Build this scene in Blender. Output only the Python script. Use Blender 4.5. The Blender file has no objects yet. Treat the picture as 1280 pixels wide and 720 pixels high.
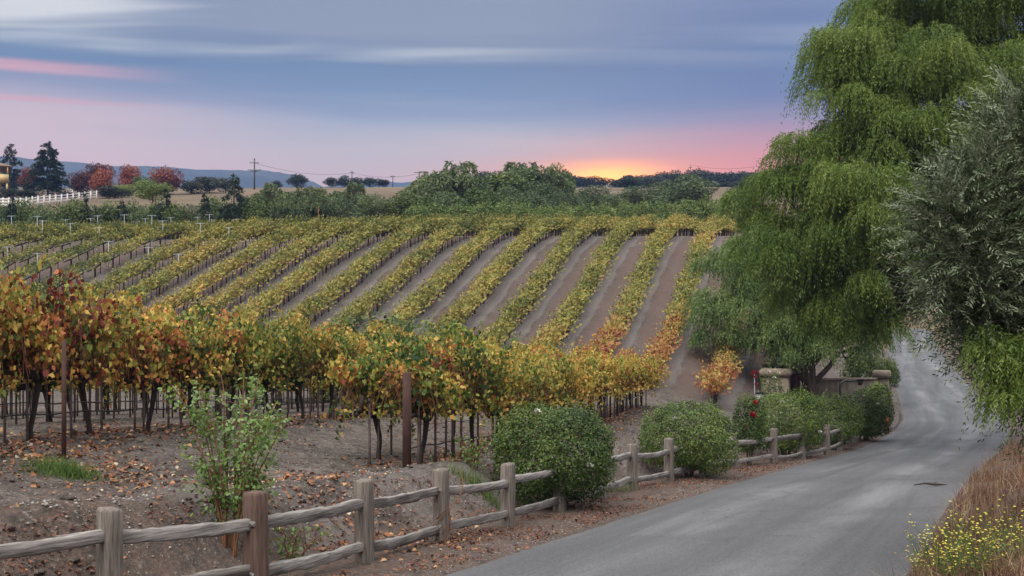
import bpy, math, random
import numpy as np
from mathutils import Vector, Matrix

S = bpy.context.scene
COL = S.collection
R = math.radians
FPX = 1400.0                      # focal length in photo pixels (1280 wide)
HOR = 400.0                       # horizon line of the photo

# ------------------------------------------------------------------ camera
cam_d = bpy.data.cameras.new('camera')
cam = bpy.data.objects.new('camera', cam_d)
COL.objects.link(cam)
cam.location = (0, 0, 0)
cam.rotation_euler = (R(90), 0, 0)
cam_d.sensor_width = 36.0
cam_d.lens = FPX / 1280 * 36.0
cam_d.shift_y = 40 / 1280
cam_d.clip_start = 0.1
cam_d.clip_end = 8000
S.camera = cam

# ------------------------------------------------------------------ exposure
S.view_settings.view_transform = 'Standard'
S.view_settings.look = 'None'
S.view_settings.gamma = 1.0
S.view_settings.use_curve_mapping = False
S.view_settings.exposure = 0.35
S.cycles.use_denoising = True
S.cycles.max_bounces = 6
S.cycles.diffuse_bounces = 3
S.cycles.glossy_bounces = 2
S.cycles.transmission_bounces = 4
S.cycles.volume_bounces = 0
S.cycles.transparent_max_bounces = 4
S.cycles.use_adaptive_sampling = True
S.cycles.adaptive_threshold = 0.015

# ------------------------------------------------------------------ node helpers
class NT:
    def __init__(s, tree):
        s.t = tree; s.N = tree.nodes; s.L = tree.links
    def new(s, typ, **kw):
        n = s.N.new(typ)
        for k, v in kw.items():
            setattr(n, k, v)
        return n
    def link(s, a, b): s.L.new(a, b)
    def setin(s, n, key, v):
        i = n.inputs[key]
        if hasattr(v, 'is_output') or isinstance(v, bpy.types.NodeSocket): s.L.new(v, i)
        else: i.default_value = v
    def math(s, op, a, b=0.0, c=0.0, clamp=False):
        n = s.new('ShaderNodeMath', operation=op); n.use_clamp = clamp
        s.setin(n, 0, a); s.setin(n, 1, b); s.setin(n, 2, c)
        return n.outputs[0]
    def mix(s, f, a, b, mode='MIX'):
        n = s.new('ShaderNodeMix', data_type='RGBA', blend_type=mode)
        s.setin(n, 0, f); s.setin(n, 6, a); s.setin(n, 7, b)
        return n.outputs[2]
    def ramp(s, f, stops, interp='LINEAR'):
        n = s.new('ShaderNodeValToRGB'); cr = n.color_ramp; cr.interpolation = interp
        while len(cr.elements) > 1: cr.elements.remove(cr.elements[-1])
        for i, (p, c) in enumerate(stops):
            e = cr.elements[0] if i == 0 else cr.elements.new(p)
            e.position = p; e.color = (c[0], c[1], c[2], 1)
        s.setin(n, 0, f)
        return n.outputs[0]
    def noise(s, vec, scale, detail=4, rough=0.55, dist=0.0):
        n = s.new('ShaderNodeTexNoise')
        if vec is not None: s.setin(n, 'Vector', vec)
        n.inputs['Scale'].default_value = scale; n.inputs['Detail'].default_value = detail
        n.inputs['Roughness'].default_value = rough; n.inputs['Distortion'].default_value = dist
        return n.outputs[0]
    def maprange(s, v, a, b, c=0.0, d=1.0):
        n = s.new('ShaderNodeMapRange', clamp=True)
        s.setin(n, 0, v); s.setin(n, 1, a); s.setin(n, 2, b); s.setin(n, 3, c); s.setin(n, 4, d)
        return n.outputs[0]
    def smooth(s, v, a, b):
        n = s.new('ShaderNodeMapRange', clamp=True, interpolation_type='SMOOTHSTEP')
        s.setin(n, 0, v); s.setin(n, 1, a); s.setin(n, 2, b)
        return n.outputs[0]

def lin(r, g, b):
    f = lambda c: c / 12.92 if c <= 0.04045 else ((c + 0.055) / 1.055) ** 2.4
    return (f(r / 255), f(g / 255), f(b / 255), 1.0)

# ------------------------------------------------------------------ world: overcast sunset sky
W = bpy.data.worlds.new('World'); S.world = W; W.use_nodes = True
w = NT(W.node_tree); w.N.clear()
tc = w.new('ShaderNodeTexCoord')
sx = w.new('ShaderNodeSeparateXYZ'); w.link(tc.outputs['Generated'], sx.inputs[0])
X_, Y_, Z_ = sx.outputs
hor = w.math('SQRT', w.math('ADD', w.math('MULTIPLY', X_, X_), w.math('MULTIPLY', Y_, Y_)))
T = w.math('DIVIDE', Z_, w.math('MAXIMUM', hor, 0.02))          # tangent of the elevation
AZ = w.math('ARCTAN2', X_, Y_)                                   # azimuth from straight ahead, to the right
zz = w.math('MAXIMUM', Z_, 0.03)
cv = w.new('ShaderNodeCombineXYZ')
w.setin(cv, 0, w.math('MULTIPLY', w.math('DIVIDE', X_, zz), 0.24)); w.setin(cv, 1, w.math('DIVIDE', Y_, zz))
n_big = w.noise(cv.outputs[0], 0.55, 5, 0.55, 0.3)
n_fine = w.noise(cv.outputs[0], 1.5, 3, 0.5, 0.4)
cv2 = w.new('ShaderNodeCombineXYZ'); w.setin(cv2, 0, w.math('MULTIPLY', AZ, 2.2)); w.setin(cv2, 1, w.math('MULTIPLY', T, 26.0))
n_band = w.noise(cv2.outputs[0], 1.0, 4, 0.5, 0.2)
Ts = w.math('ADD', T, w.math('MULTIPLY', w.math('SUBTRACT', n_band, 0.5), 0.016))
# wobble the elevation so the bands are not straight
Tw = w.math('ADD', T, w.math('MULTIPLY', w.math('SUBTRACT', n_band, 0.5), 0.045))
base = w.ramp(w.maprange(Tw, 0.08, 0.48), [
    (0.00, lin(206, 172, 164)), (0.125, lin(201, 176, 171)), (0.185, lin(188, 177, 177)), (0.24, lin(154, 160, 175)),
    (0.29, lin(110, 132, 161)), (0.35, lin(97, 121, 150)), (0.40, lin(120, 134, 154)), (0.445, lin(152, 160, 170)),
    (0.52, lin(150, 158, 168)), (0.60, lin(164, 169, 178)), (0.75, lin(176, 182, 194)), (1.0, lin(214, 216, 220))])
# towards the right the low sky is mauve and pink
right = w.smooth(AZ, -0.02, 0.24)
rightc = w.ramp(w.maprange(Tw, 0.08, 0.48), [
    (0.00, lin(226, 120, 96)), (0.13, lin(228, 132, 120)), (0.18, lin(194, 136, 140)), (0.235, lin(140, 128, 152)),
    (0.29, lin(96, 113, 150)), (0.38, lin(88, 110, 146)), (0.50, lin(112, 126, 160)), (0.60, lin(122, 134, 164)),
    (0.75, lin(190, 196, 206)), (1.0, lin(214, 216, 220))])
sky = w.mix(right, base, rightc)
# left edge: rose tint low down and a pink streak
left = w.smooth(AZ, -0.12, -0.42)
rose = w.math('MULTIPLY', left, w.smooth(Tw, 0.225, 0.165))
sky = w.mix(w.math('MULTIPLY', rose, 0.5), sky, lin(228, 186, 182))
streak = w.math('MULTIPLY', w.smooth(AZ, -0.26, -0.42), w.math('MAXIMUM', w.math('MULTIPLY', w.smooth(Ts, 0.2015, 0.2065), w.smooth(Ts, 0.217, 0.2105)), w.math('MULTIPLY', w.smooth(Ts, 0.176, 0.180), w.smooth(Ts, 0.186, 0.181))))
sky = w.mix(w.math('MULTIPLY', streak, 0.75), sky, lin(214, 158, 162))
# pale cloud streaks high up
hi = w.smooth(Tw, 0.218, 0.240)
pale = w.math('MULTIPLY', hi, w.smooth(w.math('ADD', w.math('MULTIPLY', n_big, 0.4), w.math('MULTIPLY', n_fine, 0.6)), 0.42, 0.56))
pale = w.math('MULTIPLY', pale, w.math('SUBTRACT', 1.0, w.math('MULTIPLY', w.smooth(AZ, -0.25, 0.12), 0.82)))
sky = w.mix(w.math('MULTIPLY', pale, 0.9), sky, lin(208, 208, 208))
dark = w.math('MULTIPLY', w.smooth(T, 0.17, 0.23), w.smooth(n_fine, 0.56, 0.36))
sky = w.mix(w.math('MULTIPLY', dark, 0.45), sky, lin(96, 110, 142))
# sunset glow on the horizon where the sun has just gone
SUN_AZ = math.atan((758 - 640) / FPX)
da = w.math('SUBTRACT', AZ, SUN_AZ)
ga = w.math('DIVIDE', da, 0.115); gt = w.math('DIVIDE', w.math('SUBTRACT', T, 0.118), 0.027)
g1 = w.math('EXPONENT', w.math('MULTIPLY', w.math('ADD', w.math('MULTIPLY', ga, ga), w.math('MULTIPLY', gt, gt)), -1.0))
sky = w.mix(w.math('MULTIPLY', g1, 0.9), sky, lin(255, 142, 70))
ga2 = w.math('DIVIDE', da, 0.045); gt2 = w.math('DIVIDE', w.math('SUBTRACT', Tw, 0.120), 0.0155)
g2 = w.math('EXPONENT', w.math('MULTIPLY', w.math('ADD', w.math('MULTIPLY', ga2, ga2), w.math('MULTIPLY', gt2, gt2)), -1.0))
sky = w.mix(g2, sky, (3.0, 1.15, 0.05, 1))
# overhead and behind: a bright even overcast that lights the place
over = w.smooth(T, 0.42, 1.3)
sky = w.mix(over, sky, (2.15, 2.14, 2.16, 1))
nish = w.new('ShaderNodeTexSky', sky_type='NISHITA')
nish.sun_disc = False; nish.sun_elevation = R(1.5); nish.sun_rotation = SUN_AZ
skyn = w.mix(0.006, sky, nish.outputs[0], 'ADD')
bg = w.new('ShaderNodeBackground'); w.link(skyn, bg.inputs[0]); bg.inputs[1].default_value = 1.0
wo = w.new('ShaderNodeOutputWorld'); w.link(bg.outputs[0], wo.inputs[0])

# soft skylight of the overcast
sd = bpy.data.lights.new('sun', 'SUN'); sd.energy = 2.2; sd.angle = R(45); sd.color = (1.0, 0.96, 0.92)
so = bpy.data.objects.new('sun', sd); COL.objects.link(so)
so.rotation_euler = (R(38), 0, R(-28))

# ------------------------------------------------------------------ mesh helpers
class MB:
    """collects polygons; build() links them as one mesh object"""
    def __init__(s): s.v = []; s.f = []; s.h = []; s.n = 0
    def polys(s, P, hue=0.5):
        P = np.asarray(P, np.float64); N, k = P.shape[:2]
        if N == 0: return
        s.v.append(P.reshape(-1, 3)); s.f.append(np.arange(N * k).reshape(N, k) + s.n)
        h = np.asarray(hue, np.float64)
        s.h.append(h.ravel() if h.ndim == 2 else np.repeat(np.broadcast_to(h, (N,)), k)); s.n += N * k
    def raw(s, V, F, hue=0.5):
        V = np.asarray(V, np.float64)
        s.v.append(V)
        for f in (F if isinstance(F, list) else [F]):
            s.f.append(np.asarray(f).reshape(-1, np.asarray(f).shape[-1]) + s.n)
        s.h.append(np.broadcast_to(np.asarray(hue, np.float64), (len(V),)).copy()); s.n += len(V)
    def tube(s, pts, rad, n=7, hue=0.5, cap=True, sq=None):
        pts = np.asarray(pts, float); m = len(pts)
        rad = np.broadcast_to(np.asarray(rad, float), (m,))
        t = np.gradient(pts, axis=0); t /= np.linalg.norm(t, axis=1)[:, None] + 1e-9
        up = np.array([0, 0, 1.0]) if abs(t[0, 2]) < 0.9 else np.array([1.0, 0, 0])
        V = []
        for i in range(m):
            a = np.cross(up, t[i]); a /= np.linalg.norm(a) + 1e-9
            b = np.cross(t[i], a)
            up = b if abs(t[i, 2]) > 0.9 else up
            an = np.arange(n) * 2 * np.pi / n
            V.append(pts[i] + rad[i] * (np.cos(an)[:, None] * a + np.sin(an)[:, None] * b))
        V = np.concatenate(V)
        i, j = np.meshgrid(np.arange(m - 1), np.arange(n), indexing='ij')
        q = np.stack([i * n + j, i * n + (j + 1) % n, (i + 1) * n + (j + 1) % n, (i + 1) * n + j], -1).reshape(-1, 4)
        F = [q]
        if cap: F += [np.arange(n)[::-1][None], (np.arange(n) + (m - 1) * n)[None]]
        s.raw(V, F, hue)
    def box(s, c, sz, rz=0.0, hue=0.5, jit=0.0, rng=None, bev=0.0):
        a, b, d = np.asarray(sz) / 2
        V = np.array([(x, y, z) for z in (-d, d) for x, y in ((-a, -b), (a, -b), (a, b), (-a, b))], float)
        if jit: V += rng.normal(0, jit, V.shape)
        ca, sa = math.cos(rz), math.sin(rz)
        V = np.stack([V[:, 0] * ca - V[:, 1] * sa, V[:, 0] * sa + V[:, 1] * ca, V[:, 2]], 1) + np.asarray(c)
        F = np.array([(3, 2, 1, 0), (4, 5, 6, 7), (0, 1, 5, 4), (1, 2, 6, 5), (2, 3, 7, 6), (3, 0, 4, 7)])
        s.raw(V, F, hue)
    def build(s, name, mat, parent=None, smooth=False, loc=(0, 0, 0)):
        me = s.mesh(name, mat, smooth)
        return link(name, me, parent, loc)
    def mesh(s, name, mat, smooth=False):
        me = bpy.data.meshes.new(name)
        V = np.concatenate(s.v).astype(np.float32)
        me.vertices.add(len(V)); me.vertices.foreach_set('co', V.ravel())
        loops = np.concatenate([f.ravel() for f in s.f]).astype(np.int32)
        tot = np.concatenate([np.full(len(f), f.shape[1]) for f in s.f]).astype(np.int32)
        st = np.concatenate([[0], np.cumsum(tot)[:-1]]).astype(np.int32)
        me.loops.add(len(loops)); me.loops.foreach_set('vertex_index', loops)
        me.polygons.add(len(tot)); me.polygons.foreach_set('loop_start', st); me.polygons.foreach_set('loop_total', tot)
        me.update(calc_edges=True)
        at = me.attributes.new('hue', 'FLOAT', 'POINT'); at.data.foreach_set('value', np.concatenate(s.h).astype(np.float32))
        if smooth: me.polygons.foreach_set('use_smooth', np.ones(len(tot), bool))
        if mat: me.materials.append(mat)
        me.validate()
        return me

def link(name, me, parent=None, loc=(0, 0, 0), scale=None, rz=None, color=None):
    o = bpy.data.objects.new(name, me); COL.objects.link(o); o.location = loc
    if parent is not None: o.parent = parent
    if scale is not None: o.scale = scale
    if rz is not None: o.rotation_euler = (0, 0, rz)
    if color is not None: o.color = color
    return o
def tag(o, label=None, cat=None, group=None, kind=None):
    if label: o['label'] = label
    if cat: o['category'] = cat
    if group: o['group'] = group
    if kind: o['kind'] = kind
    return o
def thing(name, label, cat, loc=(0, 0, 0), rz=0.0, group=None, scale=None):
    o = bpy.data.objects.new(name, None); COL.objects.link(o)
    o.location = loc; o.rotation_euler = (0, 0, rz); o.empty_display_size = 0.2
    if scale is not None: o.scale = scale
    return tag(o, label, cat, group)
def at(px, py, Y): return np.array([(px - 640) / FPX * Y, Y, (HOR - py) / FPX * Y])
def xat(px, Y): return (px - 640) / FPX * Y

def unit(v): return v / (np.linalg.norm(v, axis=-1, keepdims=True) + 1e-9)
def rdir(rng, n): return unit(rng.normal(size=(n, 3)))

QUAD = np.array([(0, 0), (0.45, 0.5), (1, 0), (0.45, -0.5)])
OVAL = np.array([(0, 0), (0.25, 0.42), (0.65, 0.46), (1, 0), (0.65, -0.46), (0.25, -0.42)])
GRAPE = np.array([(0.06, 0), (-0.06, 0.22), (0.16, 0.52), (0.36, 0.40), (0.60, 0.50), (0.72, 0.24), (1, 0),
                  (0.72, -0.24), (0.60, -0.50), (0.36, -0.40), (0.16, -0.52), (-0.06, -0.22)])
def leaves(mb, C, A, Nn, ln, wd, hue, shape=QUAD, cup=0.15, edge=0.0):
    """leaf polygons: base points C, long axes A, normals Nn"""
    A = unit(A); B = unit(np.cross(Nn, A)); N2 = np.cross(A, B)
    n = len(C); ln = np.broadcast_to(np.asarray(ln, float), (n,)); wd = np.broadcast_to(np.asarray(wd, float), (n,))
    s_, t_ = shape[:, 0], shape[:, 1]
    P = (C[:, None] + A[:, None] * (ln[:, None] * s_)[..., None] + B[:, None] * (wd[:, None] * t_)[..., None]
         + N2[:, None] * (wd[:, None] * (cup * np.abs(t_) * 2 - cup * s_ * 0.8))[..., None])
    if np.any(edge):
        hue = np.broadcast_to(np.asarray(hue, float), (n,))[:, None] + np.broadcast_to(np.asarray(edge, float), (n,))[:, None] * (np.hypot(s_ - .35, t_) - .2)[None]
    mb.polys(P, hue)

# value noise
def _h(ix, iy, sd):
    v = np.sin(ix * 127.1 + iy * 311.7 + sd * 74.7) * 43758.5453
    return v - np.floor(v)
def vnoise(x, y, sd=0):
    ix, iy = np.floor(x), np.floor(y); fx, fy = x - ix, y - iy
    fx = fx * fx * (3 - 2 * fx); fy = fy * fy * (3 - 2 * fy)
    return (_h(ix, iy, sd) * (1 - fx) + _h(ix + 1, iy, sd) * fx) * (1 - fy) + (_h(ix, iy + 1, sd) * (1 - fx) + _h(ix + 1, iy + 1, sd) * fx) * fy
def fbm(x, y, o=4, sd=0):
    r = 0; a = 0.5
    for i in range(o):
        r = r + a * (vnoise(x, y, sd + i) - 0.5); x = x * 2.03 + 7.1; y = y * 2.03 + 3.7; a *= 0.5
    return r
def sst(a, b, v):
    t = np.clip((v - a) / (b - a), 0, 1); return t * t * (3 - 2 * t)

# ------------------------------------------------------------------ the lie of the land
_yy = np.arange(-80, 300, 0.5)
def _sm(p, k):
    v = np.interp(_yy, [a for a, b in p], [b for a, b in p])
    ker = np.hanning(k); ker /= ker.sum()
    vp = np.concatenate([v[0] + (v[1] - v[0]) * np.arange(-k, 0), v, v[-1] + (v[-1] - v[-2]) * np.arange(1, k + 1)])
    return np.convolve(vp, ker, 'same')[k:-k]
_XL = _sm([(-80, -43.8), (0, -6.7), (12.2, -0.9), (18.7, 2.0), (24.8, 4.8), (31.1, 7.9), (40, 12.4), (49, 16.6), (56, 19.5), (68, 23.4), (84, 28.4), (110, 36.8), (150, 51), (300, 105)], 21)
_ZR = _sm([(-80, 3.1), (0, -2), (30, -3.93), (40, -4.55), (49, -4.88), (56, -5.0), (68, -4.85), (84, -4.2), (110, -3.14), (150, -1.4), (200, 3), (300, 14)], 21)
_CS = 1 / np.sqrt(1 + np.gradient(_XL, 0.5) ** 2)
def XL(y): return np.interp(y, _yy, _XL)
def ZR(y): return np.interp(y, _yy, _ZR)
def CS(y): return np.interp(y, _yy, _CS)
RW = 5.35
HP = [(-80, 1.5), (0, -0.6), (16, -1.7), (30, -2.7), (40, -3.4), (50, -3.35), (55, -2.9), (58, -2.35), (60.4, -1.73), (63, -0.9), (65.5, -0.05), (68, 0.8), (70, 1.55), (73.3, 2.83), (76, 3.8),
      (78.5, 4.65), (80, 5.1), (83, 5.85), (86, 6.4), (94, 7.05), (103, 7.55), (112, 8.2), (124, 10.2), (140, 13.0), (170, 17.2), (200, 21.4), (250, 28.5),
      (330, 38.8), (400, 47), (450, 50), (600, 45), (900, 30), (3000, 0)]
def HH(x, y):
    return itp(y, HP) - 0.022 * np.clip(-x - 5, 0, 60) * sst(76, 98, y) * sst(150, 118, y)
FR = [(0, 0), (1.6, 0.02), (2.0, 0.08), (2.5, 0.52), (2.8, 0.72), (3.1, 0.76), (3.6, 0.64), (4.5, 0.66), (6, 0.95), (8, 1.28), (10, 1.38), (40, 1.5), (400, 1.5)]
BR = [(0, 0), (0.5, 0.05), (1.5, 0.35), (3, 0.8), (6, 1.5), (15, 3), (40, 5), (500, 6)]
def itp(v, P): return np.interp(v, [a for a, b in P], [b for a, b in P])
def G(x, y, detail=True):
    x = np.asarray(x, float); y = np.asarray(y, float)
    xl, zr, cs = XL(y), ZR(y), CS(y)
    D = (xl - x) * cs; Dr = (x - xl - RW) * cs
    H = HH(x, y)
    near = zr + itp(np.maximum(D, 0), FR)
    far = zr + (H - zr) * sst(4.0, 12.0, D)
    zl = near + (far - near) * sst(44, 56, y)
    rr = zr + itp(np.maximum(Dr, 0), BR)
    rr = rr + (H - rr) * sst(90, 150, y) * sst(5, 40, Dr)
    z = np.where(D > 0, zl, np.where(Dr > 0, rr, zr))
    inroad = sst(0.05, 0.35, -D) * sst(0.05, 0.35, -Dr)
    z = z - 0.07 * inroad
    z = z + (H - z) * sst(150, 200, y)
    if detail:
        off = np.maximum(D, Dr)
        k = sst(0.1, 1.2, off) * (y < 130) * (1 - .75 * (D > 0) * sst(2.4, 1.7, D))
        z = z + k * (0.16 * fbm(x * 0.9, y * 0.9, 4, 3) + 0.15 * fbm(x * 2.6, y * 2.6, 4, 9) * sst(45, 20, y))
        z = z + k * sst(2.0, 2.8, D) * sst(5.5, 3.6, D) * sst(50, 40, y) * (0.28 * fbm(x * 0.55, y * 0.55, 2, 21) + 0.07)
        z = z + (y > 130) * 1.2 * fbm(x * 0.03, y * 0.03, 3, 5) * sst(130, 260, y)
    return z
def gz(x, y): return float(G(np.array([x]), np.array([y]))[0])
def dleft(x, y): return (XL(y) - x) * CS(y)
def dright(x, y): return (x - XL(y) - RW) * CS(y)

KROW = (1020 - 640) / FPX        # direction of the vine rows in plan: dx/dy
ROWPX = {0: 932, 1: 875, 2: 818, 3: 760, 4: 703, 5: 645, 6: 590, 7: 535, 8: 480, 9: 424, 10: 371, 11: 322, 12: 265, 13: 215, 14: 152, 15: 98}
for i in range(16, 27): ROWPX[i] = 98 - 53 * (i - 15)
ROWX0 = {i: (p - 1020) / FPX * 76 for i, p in ROWPX.items()}

# ------------------------------------------------------------------ materials
def newmat(name):
    m = bpy.data.materials.new(name); m.use_nodes = True
    n = NT(m.node_tree); n.N.clear()
    out = n.new('ShaderNodeOutputMaterial'); b = n.new('ShaderNodeBsdfPrincipled')
    n.link(b.outputs[0], out.inputs[0])
    return m, n, b, out
def solid(name, c1, c2=None, rough=0.8, scale=8.0, stretch=None, bump=0.0, spec=0.3, metal=0.0):
    m, n, b, out = newmat(name)
    c2 = c2 or tuple(x * 0.6 for x in c1[:3])
    tcn = n.new('ShaderNodeTexCoord'); mp = n.new('ShaderNodeMapping'); n.link(tcn.outputs['Object'], mp.inputs[0])
    if stretch: mp.inputs['Scale'].default_value = stretch
    f = n.noise(mp.outputs[0], scale, 6, 0.6)
    col = n.mix(n.maprange(f, 0.32, 0.68), (*c2[:3], 1), (*c1[:3], 1))
    n.link(col, b.inputs['Base Color']); b.inputs['Roughness'].default_value = rough
    b.inputs['Specular IOR Level'].default_value = spec; b.inputs['Metallic'].default_value = metal
    if bump:
        bp = n.new('ShaderNodeBump'); bp.inputs['Strength'].default_value = bump; bp.inputs['Distance'].default_value = 0.02
        n.link(f, bp.inputs['Height']); n.link(bp.outputs[0], b.inputs['Normal'])
    return m
def leafmat(name, stops, shift=False, trans=0.3, rough=0.55, back=None, spec=0.3, var=0.0):
    m, n, b, out = newmat(name)
    a = n.new('ShaderNodeAttribute', attribute_name='hue')
    f = a.outputs['Fac']
    oi = n.new('ShaderNodeObjectInfo')
    if shift:
        sc = n.new('ShaderNodeSeparateColor'); n.link(oi.outputs['Color'], sc.inputs[0])
        f = n.math('ADD', f, n.math('SUBTRACT', sc.outputs[0], 0.5))
    col = n.ramp(f, stops)
    if shift:
        col = n.mix(1.0, col, n.math('MULTIPLY', sc.outputs[1], 2.0), 'MULTIPLY')
    if back:
        ge = n.new('ShaderNodeNewGeometry')
        col = n.mix(ge.outputs['Backfacing'], col, back)
    n.link(col, b.inputs['Base Color']); b.inputs['Roughness'].default_value = rough
    b.inputs['Specular IOR Level'].default_value = spec
    tr = n.new('ShaderNodeBsdfTranslucent'); n.link(col, tr.inputs[0])
    mx = n.new('ShaderNodeMixShader'); mx.inputs[0].default_value = trans
    n.link(b.outputs[0], mx.inputs[1]); n.link(tr.outputs[0], mx.inputs[2]); n.link(mx.outputs[0], out.inputs[0])
    return m

M = {}
VINE = [(0.0, (0.020, 0.045, 0.014)), (0.22, (0.055, 0.105, 0.022)), (0.38, (0.19, 0.23, 0.045)), (0.52, (0.42, 0.34, 0.07)),
        (0.66, (0.54, 0.33, 0.075)), (0.79, (0.44, 0.165, 0.05)), (0.92, (0.24, 0.05, 0.03)), (1.0, (0.12, 0.025, 0.02))]
M['vine'] = leafmat('vine_leaves', VINE, shift=True, trans=0.28, rough=0.6)
HVINE = [(0.0, (0.05, 0.07, 0.018)), (0.25, (0.14, 0.155, 0.034)), (0.45, (0.26, 0.235, 0.05)), (0.62, (0.36, 0.27, 0.065)),
         (0.76, (0.34, 0.17, 0.05)), (0.88, (0.27, 0.085, 0.04)), (1.0, (0.18, 0.045, 0.03))]
M['hvine'] = leafmat('hill_vine_leaves', HVINE, shift=True, trans=0.25, rough=0.65)
M['bark'] = solid('vine_bark', (0.055, 0.042, 0.036), (0.02, 0.015, 0.013), 0.95, 14, (1, 1, .25), 0.6)
M['hbark'] = solid('hill_vine_bark', (0.075, 0.05, 0.05), (0.035, 0.022, 0.022), 0.95, 10, None, 0)
M['cane'] = solid('vine_cane', (0.24, 0.115, 0.055), (0.10, 0.045, 0.024), 0.8, 5)
M['treebark'] = solid('tree_bark', (0.16, 0.125, 0.10), (0.06, 0.045, 0.036), 0.95, 5, (1, 1, .2), 0.8)
M['wood'] = solid('fence_wood', (0.30, 0.275, 0.25), (0.10, 0.088, 0.080), 0.95, 7, (0.45, 6, 6), 1.0)
M['postwood'] = solid('post_wood', (0.25, 0.215, 0.18), (0.085, 0.068, 0.056), 0.95, 7, (6, 6, 0.45), 1.0)
M['stake'] = solid('stake_metal', (0.17, 0.13, 0.115), (0.08, 0.05, 0.045), 0.7, 12)
M['galv'] = solid('galvanised_metal', (0.42, 0.44, 0.45), (0.25, 0.27, 0.28), 0.5, 10)
M['rust'] = solid('rusty_post', (0.085, 0.04, 0.03), (0.035, 0.018, 0.015), 0.85, 9, (1, 1, .3), 0.4)
M['hose'] = solid('drip_hose', (0.03, 0.028, 0.028), (0.015, 0.015, 0.015), 0.6, 5)
M['pepper'] = leafmat('pepper_leaves', [(0, (0.022, 0.044, 0.012)), (0.35, (0.088, 0.145, 0.026)), (0.7, (0.18, 0.245, 0.048)), (1, (0.29, 0.33, 0.09))], trans=0.35, rough=0.6)
M['pepper2'] = leafmat('blue_pepper_leaves', [(0, (0.032, 0.060, 0.022)), (0.35, (0.105, 0.16, 0.048)), (0.7, (0.19, 0.26, 0.078)), (1, (0.28, 0.34, 0.11))], trans=0.35, rough=0.6)
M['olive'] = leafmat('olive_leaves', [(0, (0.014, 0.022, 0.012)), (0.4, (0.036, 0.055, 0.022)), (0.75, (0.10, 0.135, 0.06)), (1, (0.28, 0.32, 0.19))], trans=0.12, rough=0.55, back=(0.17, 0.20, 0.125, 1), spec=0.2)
M['bush'] = leafmat('bush_leaves', [(0, (0.014, 0.030, 0.008)), (0.4, (0.050, 0.086, 0.016)), (0.75, (0.125, 0.17, 0.032)), (1, (0.24, 0.29, 0.07))], shift=True, trans=0.2, rough=0.5, spec=0.25)
M['rose'] = leafmat('rose_leaves', [(0, (0.05, 0.095, 0.02)), (0.5, (0.13, 0.22, 0.045)), (1, (0.25, 0.33, 0.08))], trans=0.3, rough=0.4, spec=0.45)
M['tree'] = leafmat('tree_leaves', [(0, (0.016, 0.026, 0.012)), (0.4, (0.065, 0.098, 0.024)), (0.75, (0.135, 0.18, 0.042)), (1, (0.22, 0.25, 0.07))], shift=True, trans=0.25, rough=0.65)
M['greytree'] = leafmat('grey_tree_leaves', [(0, (0.022, 0.032, 0.020)), (0.4, (0.078, 0.11, 0.042)), (0.75, (0.145, 0.185, 0.07)), (1, (0.22, 0.26, 0.105))], shift=True, trans=0.25, rough=0.65)
M['conifer'] = leafmat('conifer_needles', [(0, (0.008, 0.016, 0.012)), (0.5, (0.020, 0.036, 0.024)), (1, (0.045, 0.068, 0.04))], shift=True, trans=0.1, rough=0.7)
M['maple'] = leafmat('maple_leaves', [(0, (0.05, 0.018, 0.022)), (0.35, (0.15, 0.035, 0.03)), (0.6, (0.28, 0.075, 0.04)), (0.85, (0.36, 0.16, 0.05)), (1, (0.3, 0.24, 0.05))], shift=True, trans=0.25, rough=0.65)
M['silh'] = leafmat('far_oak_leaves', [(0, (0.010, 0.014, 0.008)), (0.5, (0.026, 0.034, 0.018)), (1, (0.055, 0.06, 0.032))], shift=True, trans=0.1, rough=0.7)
M['drygrass'] = leafmat('dry_grass_blades', [(0, (0.05, 0.022, 0.018)), (0.4, (0.12, 0.055, 0.036)), (0.7, (0.21, 0.12, 0.065)), (1, (0.36, 0.27, 0.16))], trans=0.2, rough=0.8)
M['weed'] = leafmat('weed_blades', [(0, (0.04, 0.08, 0.02)), (0.5, (0.09, 0.16, 0.035)), (1, (0.2, 0.26, 0.07))], trans=0.3, rough=0.6)
M['litter'] = leafmat('fallen_leaf', [(0, (0.06, 0.028, 0.02)), (0.4, (0.15, 0.06, 0.035)), (0.7, (0.28, 0.12, 0.05)), (0.9, (0.42, 0.26, 0.12)), (1, (0.5, 0.42, 0.3))], trans=0.1, rough=0.8)
M['yellow'] = solid('yellow_petal', (0.82, 0.74, 0.14), (0.7, 0.6, 0.08), 0.6, 10)
M['red'] = solid('red_petal', (0.45, 0.012, 0.02), (0.25, 0.006, 0.012), 0.6, 10)
M['whitepetal'] = solid('white_petal', (0.8, 0.78, 0.72), (0.7, 0.66, 0.6), 0.6, 10)
M['white'] = solid('white_paint', (0.80, 0.80, 0.79), (0.66, 0.66, 0.65), 0.6, 3)
M['stone'] = solid('wall_plaster', (0.24, 0.20, 0.145), (0.11, 0.09, 0.065), 0.9, 3.5, (1, 1, .6), 0.5)
M['cap'] = solid('cap_stone', (0.29, 0.245, 0.18), (0.15, 0.12, 0.09), 0.9, 5, None, 0.4)
M['black'] = solid('black_metal', (0.02, 0.02, 0.022), (0.012, 0.012, 0.013), 0.4, 8)
M['grey'] = solid('grey_metal', (0.36, 0.37, 0.38), (0.28, 0.29, 0.30), 0.5, 5)
M['orange'] = solid('orange_plastic', (0.55, 0.16, 0.05), (0.42, 0.12, 0.04), 0.5, 5)
M['pole'] = solid('pole_wood', (0.09, 0.075, 0.065), (0.05, 0.04, 0.036), 0.9, 4)
M['stucco'] = solid('yellow_stucco', (0.62, 0.46, 0.22), (0.54, 0.40, 0.19), 0.9, 2)
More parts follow.
